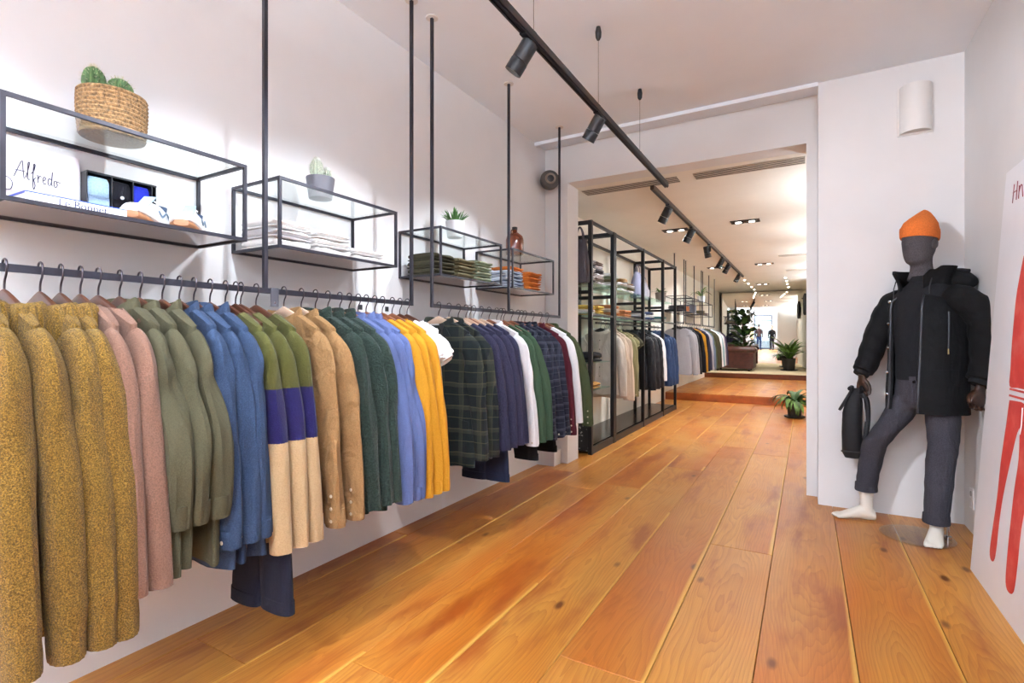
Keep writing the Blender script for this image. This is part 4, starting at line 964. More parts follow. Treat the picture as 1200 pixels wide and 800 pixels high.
vg('beige_shirt', 'beige shirt hanging second in the glass showcase', 'shirt', 5.80, BEI, 'shirt', .46)
vg('beige_shirt', 'pale beige shirt hanging third in the glass showcase, before the khaki shirt', 'shirt', 5.95, BEI, 'shirt', .44)
vg('khaki_shirt', 'khaki shirt hanging in the glass showcase beside beige shirts', 'shirt', 6.12, KHK, 'shirt', .47)
vg('khaki_tee', 'khaki short-sleeved tee hanging in the glass showcase', 'tee', 6.28, KHK, 'tee', .55)
vg('olive_tee', 'dark olive short-sleeved top hanging before the black puffer jackets', 'tee', 6.45, DOLV, 'tee', .48)
for k, y in enumerate((6.90, 7.10, 7.32)): vg('puffer_jacket', 'shiny black puffer jacket in the showcase, ' + ORD[k] + ' from the khaki tops', 'jacket', y, PUFK, 'puffer', .47, group='black puffer jackets', T=.04)
vg('white_vest', 'white pullover hanging between black and navy puffer jackets', 'pullover', 7.55, WHT, 'knit', .55)
for k, y in enumerate((7.85, 8.05, 8.28)): vg('puffer_jacket', 'navy blue puffer jacket in the showcase, ' + ORD[k] + ' from the black ones', 'jacket', y, PUFN, 'puffer', .45, group='navy puffer jackets', T=.045)
# goods on its shelves
G1 = [fabric('charcoal_fold', '4a4649', .1, 220, .3, .3), GREYW, fabric('taupe_fold', '8f8078', .1, 220, .3, .3), WHITEF]
stack(VXC, 5.02, 1.728, 6, G1, ('folded grey top', 'in the tall stack at the showcase end'), 'grey folded tops on the showcase shelf', w=.2, d=.3, h=.042, seed=21)
stack(VXC, 5.27, 1.728, 6, G1[1:]+G1[:1], ('folded grey top', 'in the second tall showcase stack'), 'grey folded tops in the second stack', w=.2, d=.3, h=.042, seed=22)
stack(VXC, 5.75, 1.728, 5, [SAGE, WHITEF, BOLV], ('folded khaki top', 'in the stack on the upper showcase shelf'), 'khaki folded tops', w=.24, d=.3, h=.036, seed=23)
stack(VXC, 6.10, 1.728, 3, [WHITEF, SAGE], ('folded pale top', 'in the low pile on the upper showcase shelf'), 'low pile of folded tops', w=.24, d=.3, h=.036, seed=24)
stack(VXC, 6.42, 1.728, 3, [GREYW, BOLV], ('folded pale top', 'under the straw hat in the showcase'), 'pale folded tops by the post', w=.24, d=.3, h=.036, seed=25)
YLF = fabric('pale_yellow_fold', 'd9b65a', .08, 220, .3, .3); TNF = fabric('tan_fold', 'b9794d', .1, 220, .3, .3)
stack(VXC, 5.00, 1.418, 2, [WHITEF, YLF], ('folded top', 'of the white and yellow pair in the showcase'), 'white and yellow folded pair', w=.2, d=.3, h=.04, seed=26)
stack(VXC, 5.28, 1.418, 2, [YLF], ('yellow folded top', 'of the yellow pair in the showcase'), 'yellow folded tops', w=.2, d=.3, h=.045, seed=27)
stack(VXC, 5.80, 1.418, 3, [TNF, BEI], ('tan folded top', 'in the stack above the beige shirts'), 'tan folded tops', w=.26, d=.3, h=.042, seed=28)
stack(VXC, 6.25, 1.418, 2, [TNF], ('tan folded top', 'of the tan pair in the showcase'), 'tan folded pair', w=.26, d=.3, h=.045, seed=29)
stack(VXC, 6.95, 1.418, 3, [G1[0], GREYW], ('charcoal folded top', 'above the black puffer jackets'), 'charcoal folded tops', w=.26, d=.3, h=.04, seed=30)
stack(VXC, 7.40, 1.418, 3, [fabric('denim_fold', '44506e', .15, 220, .3, .3), WHITEF], ('denim blue folded piece', 'on the lower showcase shelf'), 'denim folded pieces', w=.26, d=.3, h=.04, seed=31)
stack(VXC, 8.10, 1.418, 2, [GREYW, fabric('teal_fold', '4b7c80', .1, 220, .3, .3)], ('teal folded top', 'above the navy puffer jackets'), 'teal folded tops', w=.26, d=.3, h=.04, seed=32)
folded(VXC, 5.12, .908, .34, .32, .10, BLKF, 'black folded coat on the low glass shelf at the showcase end', None, 41)
folded(VXC, 5.14, .628, .30, .30, .06, fabric('camel_fold', 'a9793f', .08, 220, .3, .3), 'camel folded knit on the lowest glass shelf', None, 42)
def tote(label, x, y, z, w, h, d, mat, rz=0.0, name='tote_bag'):
    t = thing(name, label, 'bag', (x, y, z), rz)
    m = MB(); m.loft([ell((0,0,0), w*.46, d*.45, 20, pw=.5), ell((0,0,.02), w*.5, d*.5, 20, pw=.55), ell((0,0,h*.5), w*.47, d*.5, 20, pw=.6), ell((0,0,h*.9), w*.36, d*.25, 20, pw=.6), ell((0,0,h), w*.33, d*.12, 20, pw=.6)]); m.build('bag_body', mat, t)
    for s in (-1, 1):
        m = MB(); m.tube(catmull([(-w*.18, s*d*.12, h*.93),(-w*.16, s*d*.1, h*1.16),(0, 0, h*1.30),(w*.16, s*d*.1, h*1.16),(w*.18, s*d*.12, h*.93)], 5), .009, 8, flat=.5); m.build('strap', mat, t)
    m = MB(); m.box(-w*.30, w*.30, -d*.53, -d*.45, h*.18, h*.55); m.build('front_pocket', mat, t, False)
tote('dark grey canvas bag hanging at the end of the showcase top', -1.93, 4.69, 1.70, .20, .42, .10, fabric('grey_canvas', '57535a', .08, 260, .3, .3))
tote('blue-grey backpack standing on the upper showcase shelf', VXC, 7.15, 1.728, .30, .36, .16, fabric('slate_canvas', '767689', .08, 260, .3, .3), PI/2, 'backpack')
tote('pale grey pouch standing on the upper showcase shelf', VXC, 7.50, 1.728, .24, .26, .12, fabric('pale_canvas', 'a9a7b0', .08, 260, .3, .3), PI/2, 'pouch')
DKL = plain('leaf_dark', '3a5a22', .5, var=.25, scale=20); MDL = plain('leaf_mid', '5d7f30', .5, var=.25, scale=20); LTL = plain('leaf_light', '86b060', .45, var=.2, scale=20)
t = thing('small_pot_plant', 'small leafy plant in grey-brown pot on the upper showcase shelf', 'potted plant', (VXC+.08, 8.15, 1.728)); pot(t, .07, .085, .15, plain('taupe_pot', '8a7d72', .6)); plant_leaves(t, .14, 22, .16, .028, [DKL, MDL, LTL], 9, (-.3,.6), 1.2)
t = thing('straw_hat', 'brown straw hat lying on the upper showcase shelf', 'hat', (VXC, 6.42, 1.728+.109)); m = MB(); m.lathe([(.15,.004),(.15,.008),(.085,.012),(.078,.07),(.06,.085),(.02,.088)], 24); m.build('crown_and_brim', plain('hat_straw', '8f6a3c', .8), t); m = MB(); m.lathe([(.087,.012),(.083,.035)], 24, cap0=False, cap1=False); m.build('hat_band', BLACK, t)

# ------------------------------------------------------------------ far racks past the showcase
RZ2, X2 = 1.43, -1.92
for y0, y1, lab in ((8.80, 9.58, 'short hanging clothes rack just past the showcase'), (9.74, 11.34, 'hanging clothes rack beside the raised wooden floor'), (11.50, 13.10, 'last hanging clothes rack before the beige platform')):
    hang_rack(y0, y1, lab, X2, RZ2, CZ2, mid=(y1-y0 > 1))
far = [(9.02, LGRY, 'knit', 'light grey pullover', 'pullover'), (9.24, LGRY, 'knit', 'pale grey jumper', 'jumper'), (9.44, PUFK, 'jacket', 'black jacket', 'jacket'),
       (9.86, BLKF, 'jacket', 'charcoal black coat', 'coat'), (10.08, MUS, 'sweat', 'mustard sweatshirt', 'sweatshirt'), (10.30, NAVY, 'jacket', 'dark navy jacket', 'jacket'), (10.56, CARD, 'knit', 'indigo pullover', 'pullover'),
       (10.80, LGRY, 'shirt', 'grey-blue shirt', 'shirt'), (11.05, fabric('slate_cloth', '5f6a7c', .08, 240, .3, .3), 'shirt', 'slate blue shirt', 'shirt'), (11.24, OL2, 'jacket', 'dark olive jacket', 'jacket'),
       (11.62, OLV, 'jacket', 'brown-olive jacket', 'jacket'), (11.86, DOLV, 'jacket', 'dark brown jacket', 'jacket'), (12.10, WHT, 'shirt', 'white shirt', 'shirt'), (12.32, fabric('pale_teal_cloth', '8fa9ad', .08, 240, .3, .3), 'shirt', 'pale teal shirt', 'shirt'),
       (12.55, GREYW, 'knit', 'ash grey sweater', 'sweater'), (12.78, fabric('mauve_cloth', '5d4f60', .1, 240, .3, .3), 'knit', 'mauve sweater', 'sweater'), (12.98, CARD, 'knit', 'dusk blue sweater', 'sweater')]
for i, (y, mt, stl, nm, ct) in enumerate(far):
    place = 'hanging on the short rack past the showcase' if y < 9.6 else 'hanging on the rack beside the raised floor' if y < 11.4 else 'hanging on the last rack before the platform'
    garment(nm.split(' ')[-1] if ct in ('coat',) else ct, nm + ' ' + place, ct, None, y, mt, stl, hem=.55, x=X2, rz=RZ2, seed=300+i, lo=True, hk='black' if i < 4 else 'warm', T=.05, flare=.8)
def far_box(y0, y1, label): return shelf_box(y0, y1, label, x0=-2.335, x1=X2-.0155, z0=1.66, z1=1.96)
far_box(9.80, 10.48, 'small dark shelf box above the rack beside the raised floor'); far_box(10.62, 11.28, 'dark shelf box holding the dark crate, above the rack beside the raised floor')
far_box(11.60, 12.95, 'long dark shelf box above the last rack before the platform')
fz = 1.675
for i, (y, mt, n_, nm) in enumerate(((9.95, G1[0], 3, 'charcoal'), (10.25, TNF, 3, 'rust brown'), (12.0, BOLV, 3, 'brown-olive'), (12.5, G1[2], 2, 'taupe'))):
    stack(-2.12, y, fz, n_, [mt], (nm + ' folded top', 'in a far shelf box'), nm + ' folded tops in far boxes', w=.24, d=.3, h=.035, seed=50+i)
t = thing('storage_crate', 'dark grey crate standing in a far shelf box', 'crate', (-2.12, 10.95, fz)); m = MB(); m.box(-.14,.14,-.16,.16,0,.008); m.build('bottom', BLACK, t, False)
for bx_ in ((-.14,.14,-.16,-.15),(-.14,.14,.15,.16),(-.14,-.13,-.15,.15),(.13,.14,-.15,.15)):
    m = MB(); m.box(*bx_, .008, .17); m.build('side_panel', plain('crate_grey', '4b4f58', .6), t, False)
t = thing('palm_plant', 'arching light green palm in a small pot above the last rack', 'potted plant', (-2.02, 11.9, 1.962)); pot(t, .07, .085, .13, plain('white_ceramic', 'dcdcde')); plant_leaves(t, .12, 16, .42, .022, [LTL, MDL], 12, (-.35, .2), 1.8)

# ------------------------------------------------------------------ leather armchair, plants on the far platform
LEA = plain('brown_leather', '4a2219', .38, var=.2, scale=14, bump=.15)
PZ = .27
ac = thing('armchair', 'brown leather button-tufted armchair on the beige platform', 'armchair', (-1.76, 15.65, PZ))
m = MB(); m.box(-.42,.42,-.36,.40,.08,.36); m.build('seat_base', LEA, ac, 30)
m = MB(); m.loft([[(p[0], y, p[1]+.43) for p in ell((0,0,0), .30*s, .075*s, 20, pw=.5)] for y, s in ((-.24,.93),(-.2,1),(.36,1),(.42,.93))]); m.build('seat_cushion', LEA, ac)
for sd in (-1, 1):
    m = MB(); m.box(sd*.43-.09, sd*.43+.09, -.38, .40, .08, .52); ar = m.build('arm', LEA, ac, 30)
    m = MB(); m.loft([[(sd*.45+p[0], y, .57+p[1]) for p in ell((0,0,0), .115*s, .085*s, 20)] for y, s in ((-.40,.85),(-.38,1),(.40,1),(.43,.85))]); m.build('arm_roll', LEA, ar)
    for k in range(6):
        m = MB(); m.ball((sd*.45+.02, -.3+.13*k, .652), .012, nu=8, nv=5); m.build('button', plain('button_brass', '8a5a3a', .35), ar)
m = MB(); m.box(-.52,.52,-.46,-.32,.08,.56); bk = m.build('back', LEA, ac, 30)
m = MB(); m.loft([[(x, -.40+p[0], .58+p[1]) for p in ell((0,0,0), .12*s, .095*s, 20)] for x, s in ((-.56,.85),(-.54,1),(.54,1),(.56,.85))]); m.build('back_roll', LEA, bk)
for k in range(9):
    m = MB(); m.ball((-.48+.12*k, -.44, .672), .014, nu=8, nv=5); m.build('button', plain('button_brass', '8a5a3a', .35), bk)
for sx in (-1, 1):
    for sy in (-1, 1):
        m = MB(); m.lathe([(.022,0),(.035,.04),(.03,.08)], 12, (sx*.40, sy*.34-.03, 0)); m.build('foot', plain('foot_wood', '2b170f', .4), ac)
def potted(name, label, x, y, z, pr, ph_, potmat, n, L, W, mats, seed, tilt, droop, saucer=True, stems=False):
    t = thing(name, label, 'potted plant', (x, y, z)); z0 = 0
    if saucer:
        m = MB(); m.lathe([(pr*1.0,0),(pr*1.3,.012),(pr*1.32,.026),(pr*1.22,.022)], 24); m.build('saucer', potmat, t); z0 = .02
    m = MB(); m.lathe([(pr*.8,z0),(pr*.82,z0+.005),(pr,z0+ph_),(pr*.94,z0+ph_),(pr*.9,z0+ph_-.02)], 24); m.build('pot', potmat, t)
    m = MB(); m.lathe([(pr*.9,z0+ph_-.03),(pr*.9,z0+ph_-.02)], 20); m.build('soil', SOIL, t)
    plant_leaves(t, z0+ph_-.03, n, L, W, mats, seed, tilt, droop); return t, z0+ph_
DPOT = plain('dark_pot', '2a2723', .6)
potted('peace_lily', 'leafy green plant in a dark pot on the floor at the pillar foot', -.15, 8.55, 0, .105, .20, DPOT, 70, .48, .040, [DKL, MDL, DKL], 31, (-.30, .50), 2.3)
t, h = potted('tall_pot_plant', 'tall broad-leaved plant in a square-edged black pot on the beige platform', -.42, 16.15, PZ, .17, .32, DPOT, 44, .85, .07, [MDL, DKL, LTL], 32, (-.38, .28), 1.2)
t = thing('fiddle_leaf_tree', 'dense dark green indoor tree behind the leather armchair', 'tree', (-1.62, 16.55, PZ))
m = MB(); m.lathe([(.16,0),(.20,.30),(.18,.30),(.17,.27)], 24); m.build('pot', DPOT, t)
m = MB(); m.tube(catmull([(0,0,.1),(.02,.01,.7),(-.02,-.01,1.2),(.01,0,1.6)], 5), [.02]*16, 8); m.build('trunk', plain('bark', '4a3726', .8), t)
R = random.Random(44); lv = [leaf_mesh('leaf', .30*k, .085*k, .9, mt, .1, 6) for k, mt in ((1, DKL), (.8, DKL), (.9, plain('leaf_deep', '24451f', .4, var=.2)))]
for i in range(110):
    a = R.uniform(0, 6.28); o = link('leaf', R.choice(lv), t); z = R.uniform(.62, 1.66); rr = R.uniform(.02, .26)*(1 - .3*abs(z-1.15)); o.location = (rr*math.cos(a), rr*math.sin(a)*.7, z); o.rotation_euler = (R.uniform(-.5,.5), R.uniform(-.2,1.2), a); s = R.uniform(.6,1); o.scale = (s,s,s)
t = thing('wall_mounted_speaker', 'black rounded object fixed on the wall past the pillar edge', 'wall fitting', (.03, 15.3, 2.05))
m = MB(); m.loft([[(p[0]-.06, p[1], z) for p in ell((0,0,0), .055*s, .12*s, 20)] for z, s in ((-.28,.5),(-.24,.85),(0,1),(.2,.9),(.28,.5))]); m.build('housing', BLACK, t)
m = MB(); m.tube([(-.1,-.02,.14),(-.135,-.03,.15)], .014, 8); m.build('knob', BLACK, t)
m = MB(); m.box(-.03,0,-.05,.05,-.08,.08); m.build('bracket', STEEL, t, False)

# ------------------------------------------------------------------ poster board leaning on the right wall
pb = thing('poster_board', 'tall white board with a painted red tracksuit figure leaning on the wall', 'poster', (.71, 3.36, 0))
BT = lambda s, z, off=0.0: (.135*z/1.975 - off, -s, z*.9977)
m = MB(); m.slab([[BT(s, z) for s in (0, 1.15)] for z in (0.0, 1.96)], (.006, 0, 0)); m.build('board', plain('board_white', 'efedf0', .35, var=.01), pb, False)
RED = NT('red_watercolour'); nz = RED.noise(RED.coord('Object'), 9, 4, .6); RED.set(Base_Color=RED.ramp(nz.outputs[0], [(.25, lin('c2332c')), (.5, lin('d14038')), (.75, lin('e0665b'))]), Roughness=.6); RED = RED.m
def paint(pts, name, mat, off=.0006):
    m = MB(); P = catmull([(a, b, 0) for a, b in pts] + [(pts[0][0], pts[0][1], 0)], 3)[:-1]
    m.prism([BT(p.x, p.y, off) for p in P], (-.0006, 0, 0)); m.build(name, mat, pb, False)
paint([(.346,1.51),(.324,1.44),(.300,1.33),(.300,1.14),(.312,1.02),(.322,.945),(.42,.945),(.60,.945),(.72,.945),(.74,1.14),(.74,1.33),(.71,1.47),(.66,1.55),(.56,1.60),(.45,1.59)], 'painted_jacket', RED)
paint([(.335,.885),(.321,.765),(.298,.60),(.293,.44),(.270,.28),(.262,.19),(.285,.158),(.325,.166),(.343,.22),(.348,.35),(.366,.47),(.411,.62),(.462,.76),(.50,.80),(.53,.885)], 'painted_leg', RED)
paint([(.50,.885),(.488,.79),(.507,.66),(.490,.53),(.483,.38),(.481,.24),(.490,.14),(.530,.115),(.585,.14),(.598,.25),(.602,.40),(.635,.55),(.675,.72),(.70,.885)], 'painted_leg', RED, .0009)
for z in (.929, .901):
    m = MB(); m.prism([BT(.325, z, .0008), BT(.71, z, .0008), BT(.71, z+.009, .0008), BT(.325, z+.009, .0008)], (-.0005,0,0)); m.build('painted_stripe', RED, pb, False)
m = MB(); m.tube([BT(.50, .87, .0016), BT(.507, .80, .0016), BT(.50, .76, .0016)], .003, 5); m.build('painted_cord', plain('cord_white', 'f3eeee', .6), pb)
MAR = plain('ink_maroon', '7d2433', .6)
strokes([[(.135,1.785),(.136,1.83),(.138,1.872)], [(.183,1.79),(.181,1.83),(.180,1.876)], [(.13,1.834),(.155,1.834),(.182,1.834)], [(.212,1.788),(.210,1.82),(.209,1.848)], [(.211,1.82),(.226,1.845),(.245,1.838),(.256,1.81),(.266,1.785)]], pb, MAR, lambda p: BT(p[0], p[1], .0004), .0026)

# ------------------------------------------------------------------ hands
def hand(m, M, side=1, curl=.6, s=1.0, thumb_in=.4):
    """wrist at the origin, fingers towards -Z, palm facing -Y, thumb on the +X*side edge; five tapered, bent fingers"""
    q = MB()
    q.loft([ell((0,0,.03), .024, .019, 14), ell((0,0,0), .026, .017, 14), ell((0,0,-.03), .036, .016, 14, pw=.8), ell((0,0,-.065), .041, .015, 14, pw=.75), ell((0,.001,-.092), .040, .0125, 14, pw=.75), ell((0,.001,-.098), .034, .009, 14)])
    for k, (x, L, r) in enumerate(((.030, .072, .0088), (.0105, .082, .009), (-.0105, .076, .0088), (-.030, .060, .0078))):
        p = Vector((x*side, 0, -.088)); a = .15; path = [p + Vector((0,0,.02)), p.copy()]; rr = [r*1.1, r*1.08]
        for seg, f in enumerate((.42, .32, .26)):
            a += curl*(.75 + .12*k) if seg else curl*.7
            for h in (.5, 1): path.append(path[-1] + Vector((x*side*.05*0, -math.sin(a), -math.cos(a)))*(L*f*.5)); rr.append(r*(1.0 - .12*seg - .05*h))
        rr[-1] *= .75; q.tube(path, rr, 10)
    p = Vector((.030*side, -.004, -.022)); path = [p + Vector((-.012*side, 0, .012)), p]; rr = [.013, .0125]
    for dx, dy, dz, r in ((.016, -.010, -.022, .0115), (.010, -.016, -.022, .0105), (.002, -.014*thumb_in*2, -.020, .0095), (-.003, -.008, -.012, .007)):
        path.append(path[-1] + Vector((dx*side, dy, dz))); rr.append(r)
    q.tube(path, rr, 10); q.v = [tuple(M @ (Vector(v)*s)) for v in q.v]; m.add(q.v, q.f); return m

# ------------------------------------------------------------------ mannequin
MQ = (.57, 3.85)
mq = thing('mannequin', 'faceless mannequin in orange beanie, open black parka and grey trousers', 'mannequin', (MQ[0], MQ[1], 0), math.radians(-8.6))
X = lambda px: (px - 1074)/250.0
Z = lambda py: HC + (397 - py)/197.0
FELT = fabric('grey_marl_fabric', '504b4d', .22, 260, .5, .0); FOOTW = plain('mannequin_white', 'e8e0d2', .45, var=.02)
ang = math.radians(33); FR = Vector((-math.sin(ang), -math.cos(ang), 0)); LT = Vector((math.cos(ang), -math.sin(ang), 0)); UPV = Vector((0,0,1))
def at(c, lat, fr, z): return Vector(c) + LT*lat + FR*fr + UPV*z
def ring(c, rl, rf, n=24, pw=1.0, tilt=0.0):
    out = []
    for k in range(n):
        a = 2*PI*k/n; q, w = math.cos(a), math.sin(a); l = rl*math.copysign(abs(q)**pw, q); f = rf*math.copysign(abs(w)**pw, w)
        out.append(tuple(Vector(c) + LT*l + FR*f + UPV*(tilt*f)))
    return out
# head: faceless, wrapped in grey cloth, with neck
HCN = Vector((X(1077), 0, 1.715))
m = MB(); hr = []
for z, rl, rf, f in ((-.125,.030,.032,.030),(-.112,.048,.052,.024),(-.085,.062,.074,.012),(-.05,.070,.088,.004),(0,.0755,.097,0),(.05,.076,.099,-.004),(.09,.068,.09,-.006),(.12,.045,.062,-.008),(.132,.018,.025,-.008)):
    hr.append(ring(HCN + FR*f + UPV*z, rl, rf, 24, .92))
m.loft(hr)
m.loft([ring(HCN - FR*.02 + UPV*-.07, .052, .055), ring(HCN - FR*.018 + UPV*-.12, .052, .055), ring(HCN - FR*.02 + UPV*-.17, .058, .060), ring(HCN - FR*.03 + UPV*-.22, .085, .07)])
m.loft([tuple_ring for tuple_ring in [ring(HCN + FR*(.098) + UPV*.0, .012, .004, 8), ring(HCN + FR*.106 + UPV*-.02, .016, .006, 8), ring(HCN + FR*.096 + UPV*-.035, .014, .004, 8)]])
head = remesh(m, 'head', FELT, mq, .009, 6)
for sd in (-1, 1):
    m = MB(); c = HCN + LT*(sd*.076) - FR*.008 + UPV*-.01
    m.loft([[tuple(c + LT*(sd*w) + FR*(p[0]) + UPV*p[1]) for p in ell((0,0,0), .020*s, .031*s, 14)] for w, s in ((-.006,.9),(.006,1),(.012,.85),(.008,.5))]); m.build('ear', FELT, mq)
# beanie
ORG = fabric('orange_knit', 'dc7434', .08, 160, .9, .12)
m = MB(); br = []
BC = HCN + UPV*.038
for z, rl, rf, f, tl in ((.028,.0815,.105,-.004,.10),(.055,.082,.106,-.006,.10),(.085,.074,.096,-.012,.06),(.115,.055,.072,-.022,.0),(.145,.032,.042,-.034,-.1),(.162,.014,.018,-.042,-.1),(.168,.004,.005,-.044,0)):
    br.append(ring(BC + FR*f + UPV*z, rl, rf, 40, .95, tl))
m.loft(br, False, True); bn = m.build('beanie', ORG, mq)
m = MB(); rr_ = []
for z, k in ((-.006,.99),(-.012,1.03),(0,1.065),(.03,1.08),(.048,1.06),(.052,1.0)):
    R0 = ring(BC + FR*-.004 + UPV*z, .080*k, .1035*k, 96, .95, .10); C0 = BC + UPV*z
    rr_.append([tuple(C0 + (Vector(p)-C0)*(1 + (.012 if i % 2 else 0))) for i, p in enumerate(R0)])
m.loft(rr_, False, False); m.build('folded_brim', ORG, bn)
# sweater (torso)
SWT = fabric('black_jersey', '1d1d20', .12, 240, .3, .15)
TC = Vector((.04, 0, 0))
m = MB(); m.loft([ring(TC + UPV*z + FR*f, rl, rf, 30, .85) for z, rl, rf, f in ((.905,.148,.105,.0),(.93,.152,.108,.0),(1.05,.148,.104,.005),(1.2,.160,.112,.012),(1.33,.172,.112,.012),(1.42,.155,.095,.005),(1.475,.095,.072,-.005),(1.50,.068,.064,-.01))]); swt = m.build('sweater', SWT, mq)
m = MB(); m.loft([ring(TC*.72 + UPV*z - FR*.008, r*1.06, r, 28) for z, r in ((1.49,.068),(1.505,.066),(1.52,.062),(1.518,.056),(1.50,.055))], False, False); m.build('neck_rib', SWT, swt)
# trousers
TRO = fabric('charcoal_denim', '3d3b42', .22, 300, .35, .4, fs=10)
m = MB()
m.loft([ring(TC + UPV*z, rl, rf, 26, .85) for z, rl, rf in ((.955,.142,.100),(.90,.150,.105),(.84,.156,.112),(.78,.150,.108),(.74,.120,.09))])
legs = {-1: [(-.035,.045,.80,.088),(-.085,.035,.70,.087),(-.150,.01,.58,.076),(-.195,.0,.52,.073),(-.222,.02,.42,.069),(-.240,.04,.30,.063),(-.252,.055,.195,.060)],
        1: [(.112,-.05,.80,.088),(.118,-.065,.68,.085),(.118,-.085,.54,.075),(.110,-.09,.48,.074),(.102,-.092,.36,.071),(.094,-.092,.22,.066),(.088,-.092,.105,.063)]}
for sd, L in legs.items():
    P = catmull([p[:3] for p in L], 4); rad = [lerp(L[min(int(i/4), len(L)-2)][3], L[min(int(i/4)+1, len(L)-1)][3], (i % 4)/4 if i < 4*(len(L)-1) else 1) for i in range(len(P))]
    rings = []
    for i, p in enumerate(P):
        w = 1 + .02*math.sin(i*1.9+sd) + .015*math.sin(i*3.1); rings.append([tuple(Vector(p) + Vector((math.cos(a)*rad[i]*w*.95, math.sin(a)*rad[i]*w*1.08, .01*math.sin(2*a+i)))) for a in [2*PI*k/20 for k in range(20)]])
    m.loft(rings)
tro = remesh(m, 'trousers', TRO, mq, .0095, 5)
m = MB(); m.loft([ring(TC + UPV*z, rl, rf, 30, .85) for z, rl, rf in ((.925,.151,.107),(.962,.147,.104),(.964,.140,.098))], False, False); m.build('waistband', TRO, tro)
for sd in (-1, 1):
    p = legs[sd][-1]; m = MB(); rr_ = []
    for z, k in ((.042,1.02),(.0,1.06),(-.006,1.04),(.004,.9)): rr_.append([(p[0] + math.cos(a)*p[3]*k*.97, p[1] + math.sin(a)*p[3]*k*1.1, p[2]+z) for a in [2*PI*q/24 for q in range(24)]])
    m.loft(rr_, False, False); m.build('turn_up', TRO, tro)
m = MB(); P = [at(TC, .0+.004*k, .108+.004*math.sin(k*.6), .93-.026*k) for k in range(7)]; m.slab([[tuple(p - LT*.02), tuple(p + LT*.02)] for p in P], tuple(FR*.003)); m.build('fly_flap', TRO, tro)
m = MB(); m.lathe([(.009,0),(.009,.003)], 12); m.xf(Matrix.Translation(at(TC, .012, .112, .90)) @ FR.to_track_quat('Z','Y').to_matrix().to_4x4()); m.build('button', CHROME, tro)
# feet
def foot(ax, ay, az, dirv, sd):
    d = Vector(dirv).normalized(); s = Vector((-d.y, d.x, 0)); o = Vector((ax, ay, 0)); m = MB()
    def R_(t, w, z0, z1, n=16): return [tuple(o + d*t + s*(w*math.cos(2*PI*k/n)) + UPV*(lerp(z0, z1, .5) + (z1-z0)*.5*math.sin(2*PI*k/n))) for k in range(n)]
    m.loft([R_(-.062,.018,.012,.045), R_(-.055,.028,.004,.07), R_(-.02,.033,.003,.105), R_(.03,.034,.010,.088), R_(.08,.040,.006,.062), R_(.115,.044,.002,.044), R_(.135,.043,.002,.034), R_(.142,.036,.004,.028)])
    m.loft([[tuple(o + d*(-.012+lean) + d*(math.cos(a)*r*1.1) + s*(math.sin(a)*r*.95) + UPV*z) for a in [2*PI*k/16 for k in range(16)]] for z, r, lean in ((.05,.034,0),(.09,.033,0),(.14,.033,0),(.20,.040,0),(.26,.044,0))])
    for k, (w, L, r) in enumerate(((.031,.048,.0125),(.012,.044,.0095),(-.004,.040,.009),(-.019,.034,.0085),(-.032,.027,.008))):
        b = o + d*.125 + s*(w*sd); m.tube([b + UPV*.018 - d*.02, b + UPV*.020 + d*L*.3, b + UPV*.015 + d*L*.7, b + UPV*.010 + d*L], [r*1.05, r*1.05, r, r*.6], 10)
    return remesh(m, 'foot', FOOTW, mq, .0045, 2)
foot(-.262, .05, 0, (-.93, -.36, 0), -1); foot(.088, -.105, 0, (-.10, -1, 0), -1)
# glass base with support rod
m = MB(); m.lathe([(.178,0),(.18,.002),(.18,.008),(.178,.010)], 48, (.0,-.10,0)); bs = m.build('base_plate', glassy('base_glass', (.95,.98,.97,1), .10), mq)
m = MB(); m.tube([(.14,-.075,.010),(.14,-.075,.16),(.13,-.08,.24)], .007, 8); m.build('support_rod', CHROME, bs)
m = MB(); m.lathe([(.018,.010),(.018,.03),(.010,.034)], 14, (.14,-.075,0)); m.build('rod_socket', CHROME, bs)
# hands
HND = plain('dark_wood_hand', '3a2318', .3, var=.3, scale=30, coat=.4)
WLp, WRp = Vector((X(1006), .05, Z(447))), Vector((X(1141), -.15, Z(452)))
m = MB(); hand(m, Matrix.Translation(WLp) @ Matrix.Rotation(math.radians(-20), 4, 'Z') @ Matrix.Rotation(math.radians(8), 4, 'X'), 1, .75, .92); m.build('hand', HND, mq)
m = MB(); hand(m, Matrix.Translation(WRp) @ Matrix.Rotation(math.radians(25), 4, 'Z') @ Matrix.Rotation(math.radians(-10), 4, 'X') @ Matrix.Rotation(math.radians(18), 4, 'Y'), -1, .7, .92); m.build('hand', HND, mq)
# parka
PRK = fabric('black_parka_cloth', '0d0d0f', .12, 260, .25, .45, rough=.8, fs=7); PLIN = fabric('parka_lining', '232225', .1, 200, .3, .3)
pk = empty('parka', (0,0,0)); pk.parent = mq
def shell(phi, s):
    """point of the coat body: phi 0 = front, + towards the viewer's right side; s 0 = hem, 1 = shoulder"""
    z = lerp(.725, 1.465, s); rl = .195 + .012*(1-s); rf = .150 + .022*(1-s)
    k = 1 - .50*sm((s-.86)/.14) if s > .86 else 1
    open_ = .035*(1-s)*(1 if abs(phi) < 1.3 else 0)
    wv = 1 + .012*math.sin(phi*5+s*6) + .010*math.sin(phi*9 - s*11)
    if phi > 0: z -= .025*sm(1-s)*0 
    lat = math.sin(phi)*rl*k*wv; f = math.cos(phi)*(rf*(1-.1*sm((s-.8)/.2)) + open_)*k*wv
    return TC + LT*lat + FR*(f-.012) + UPV*z
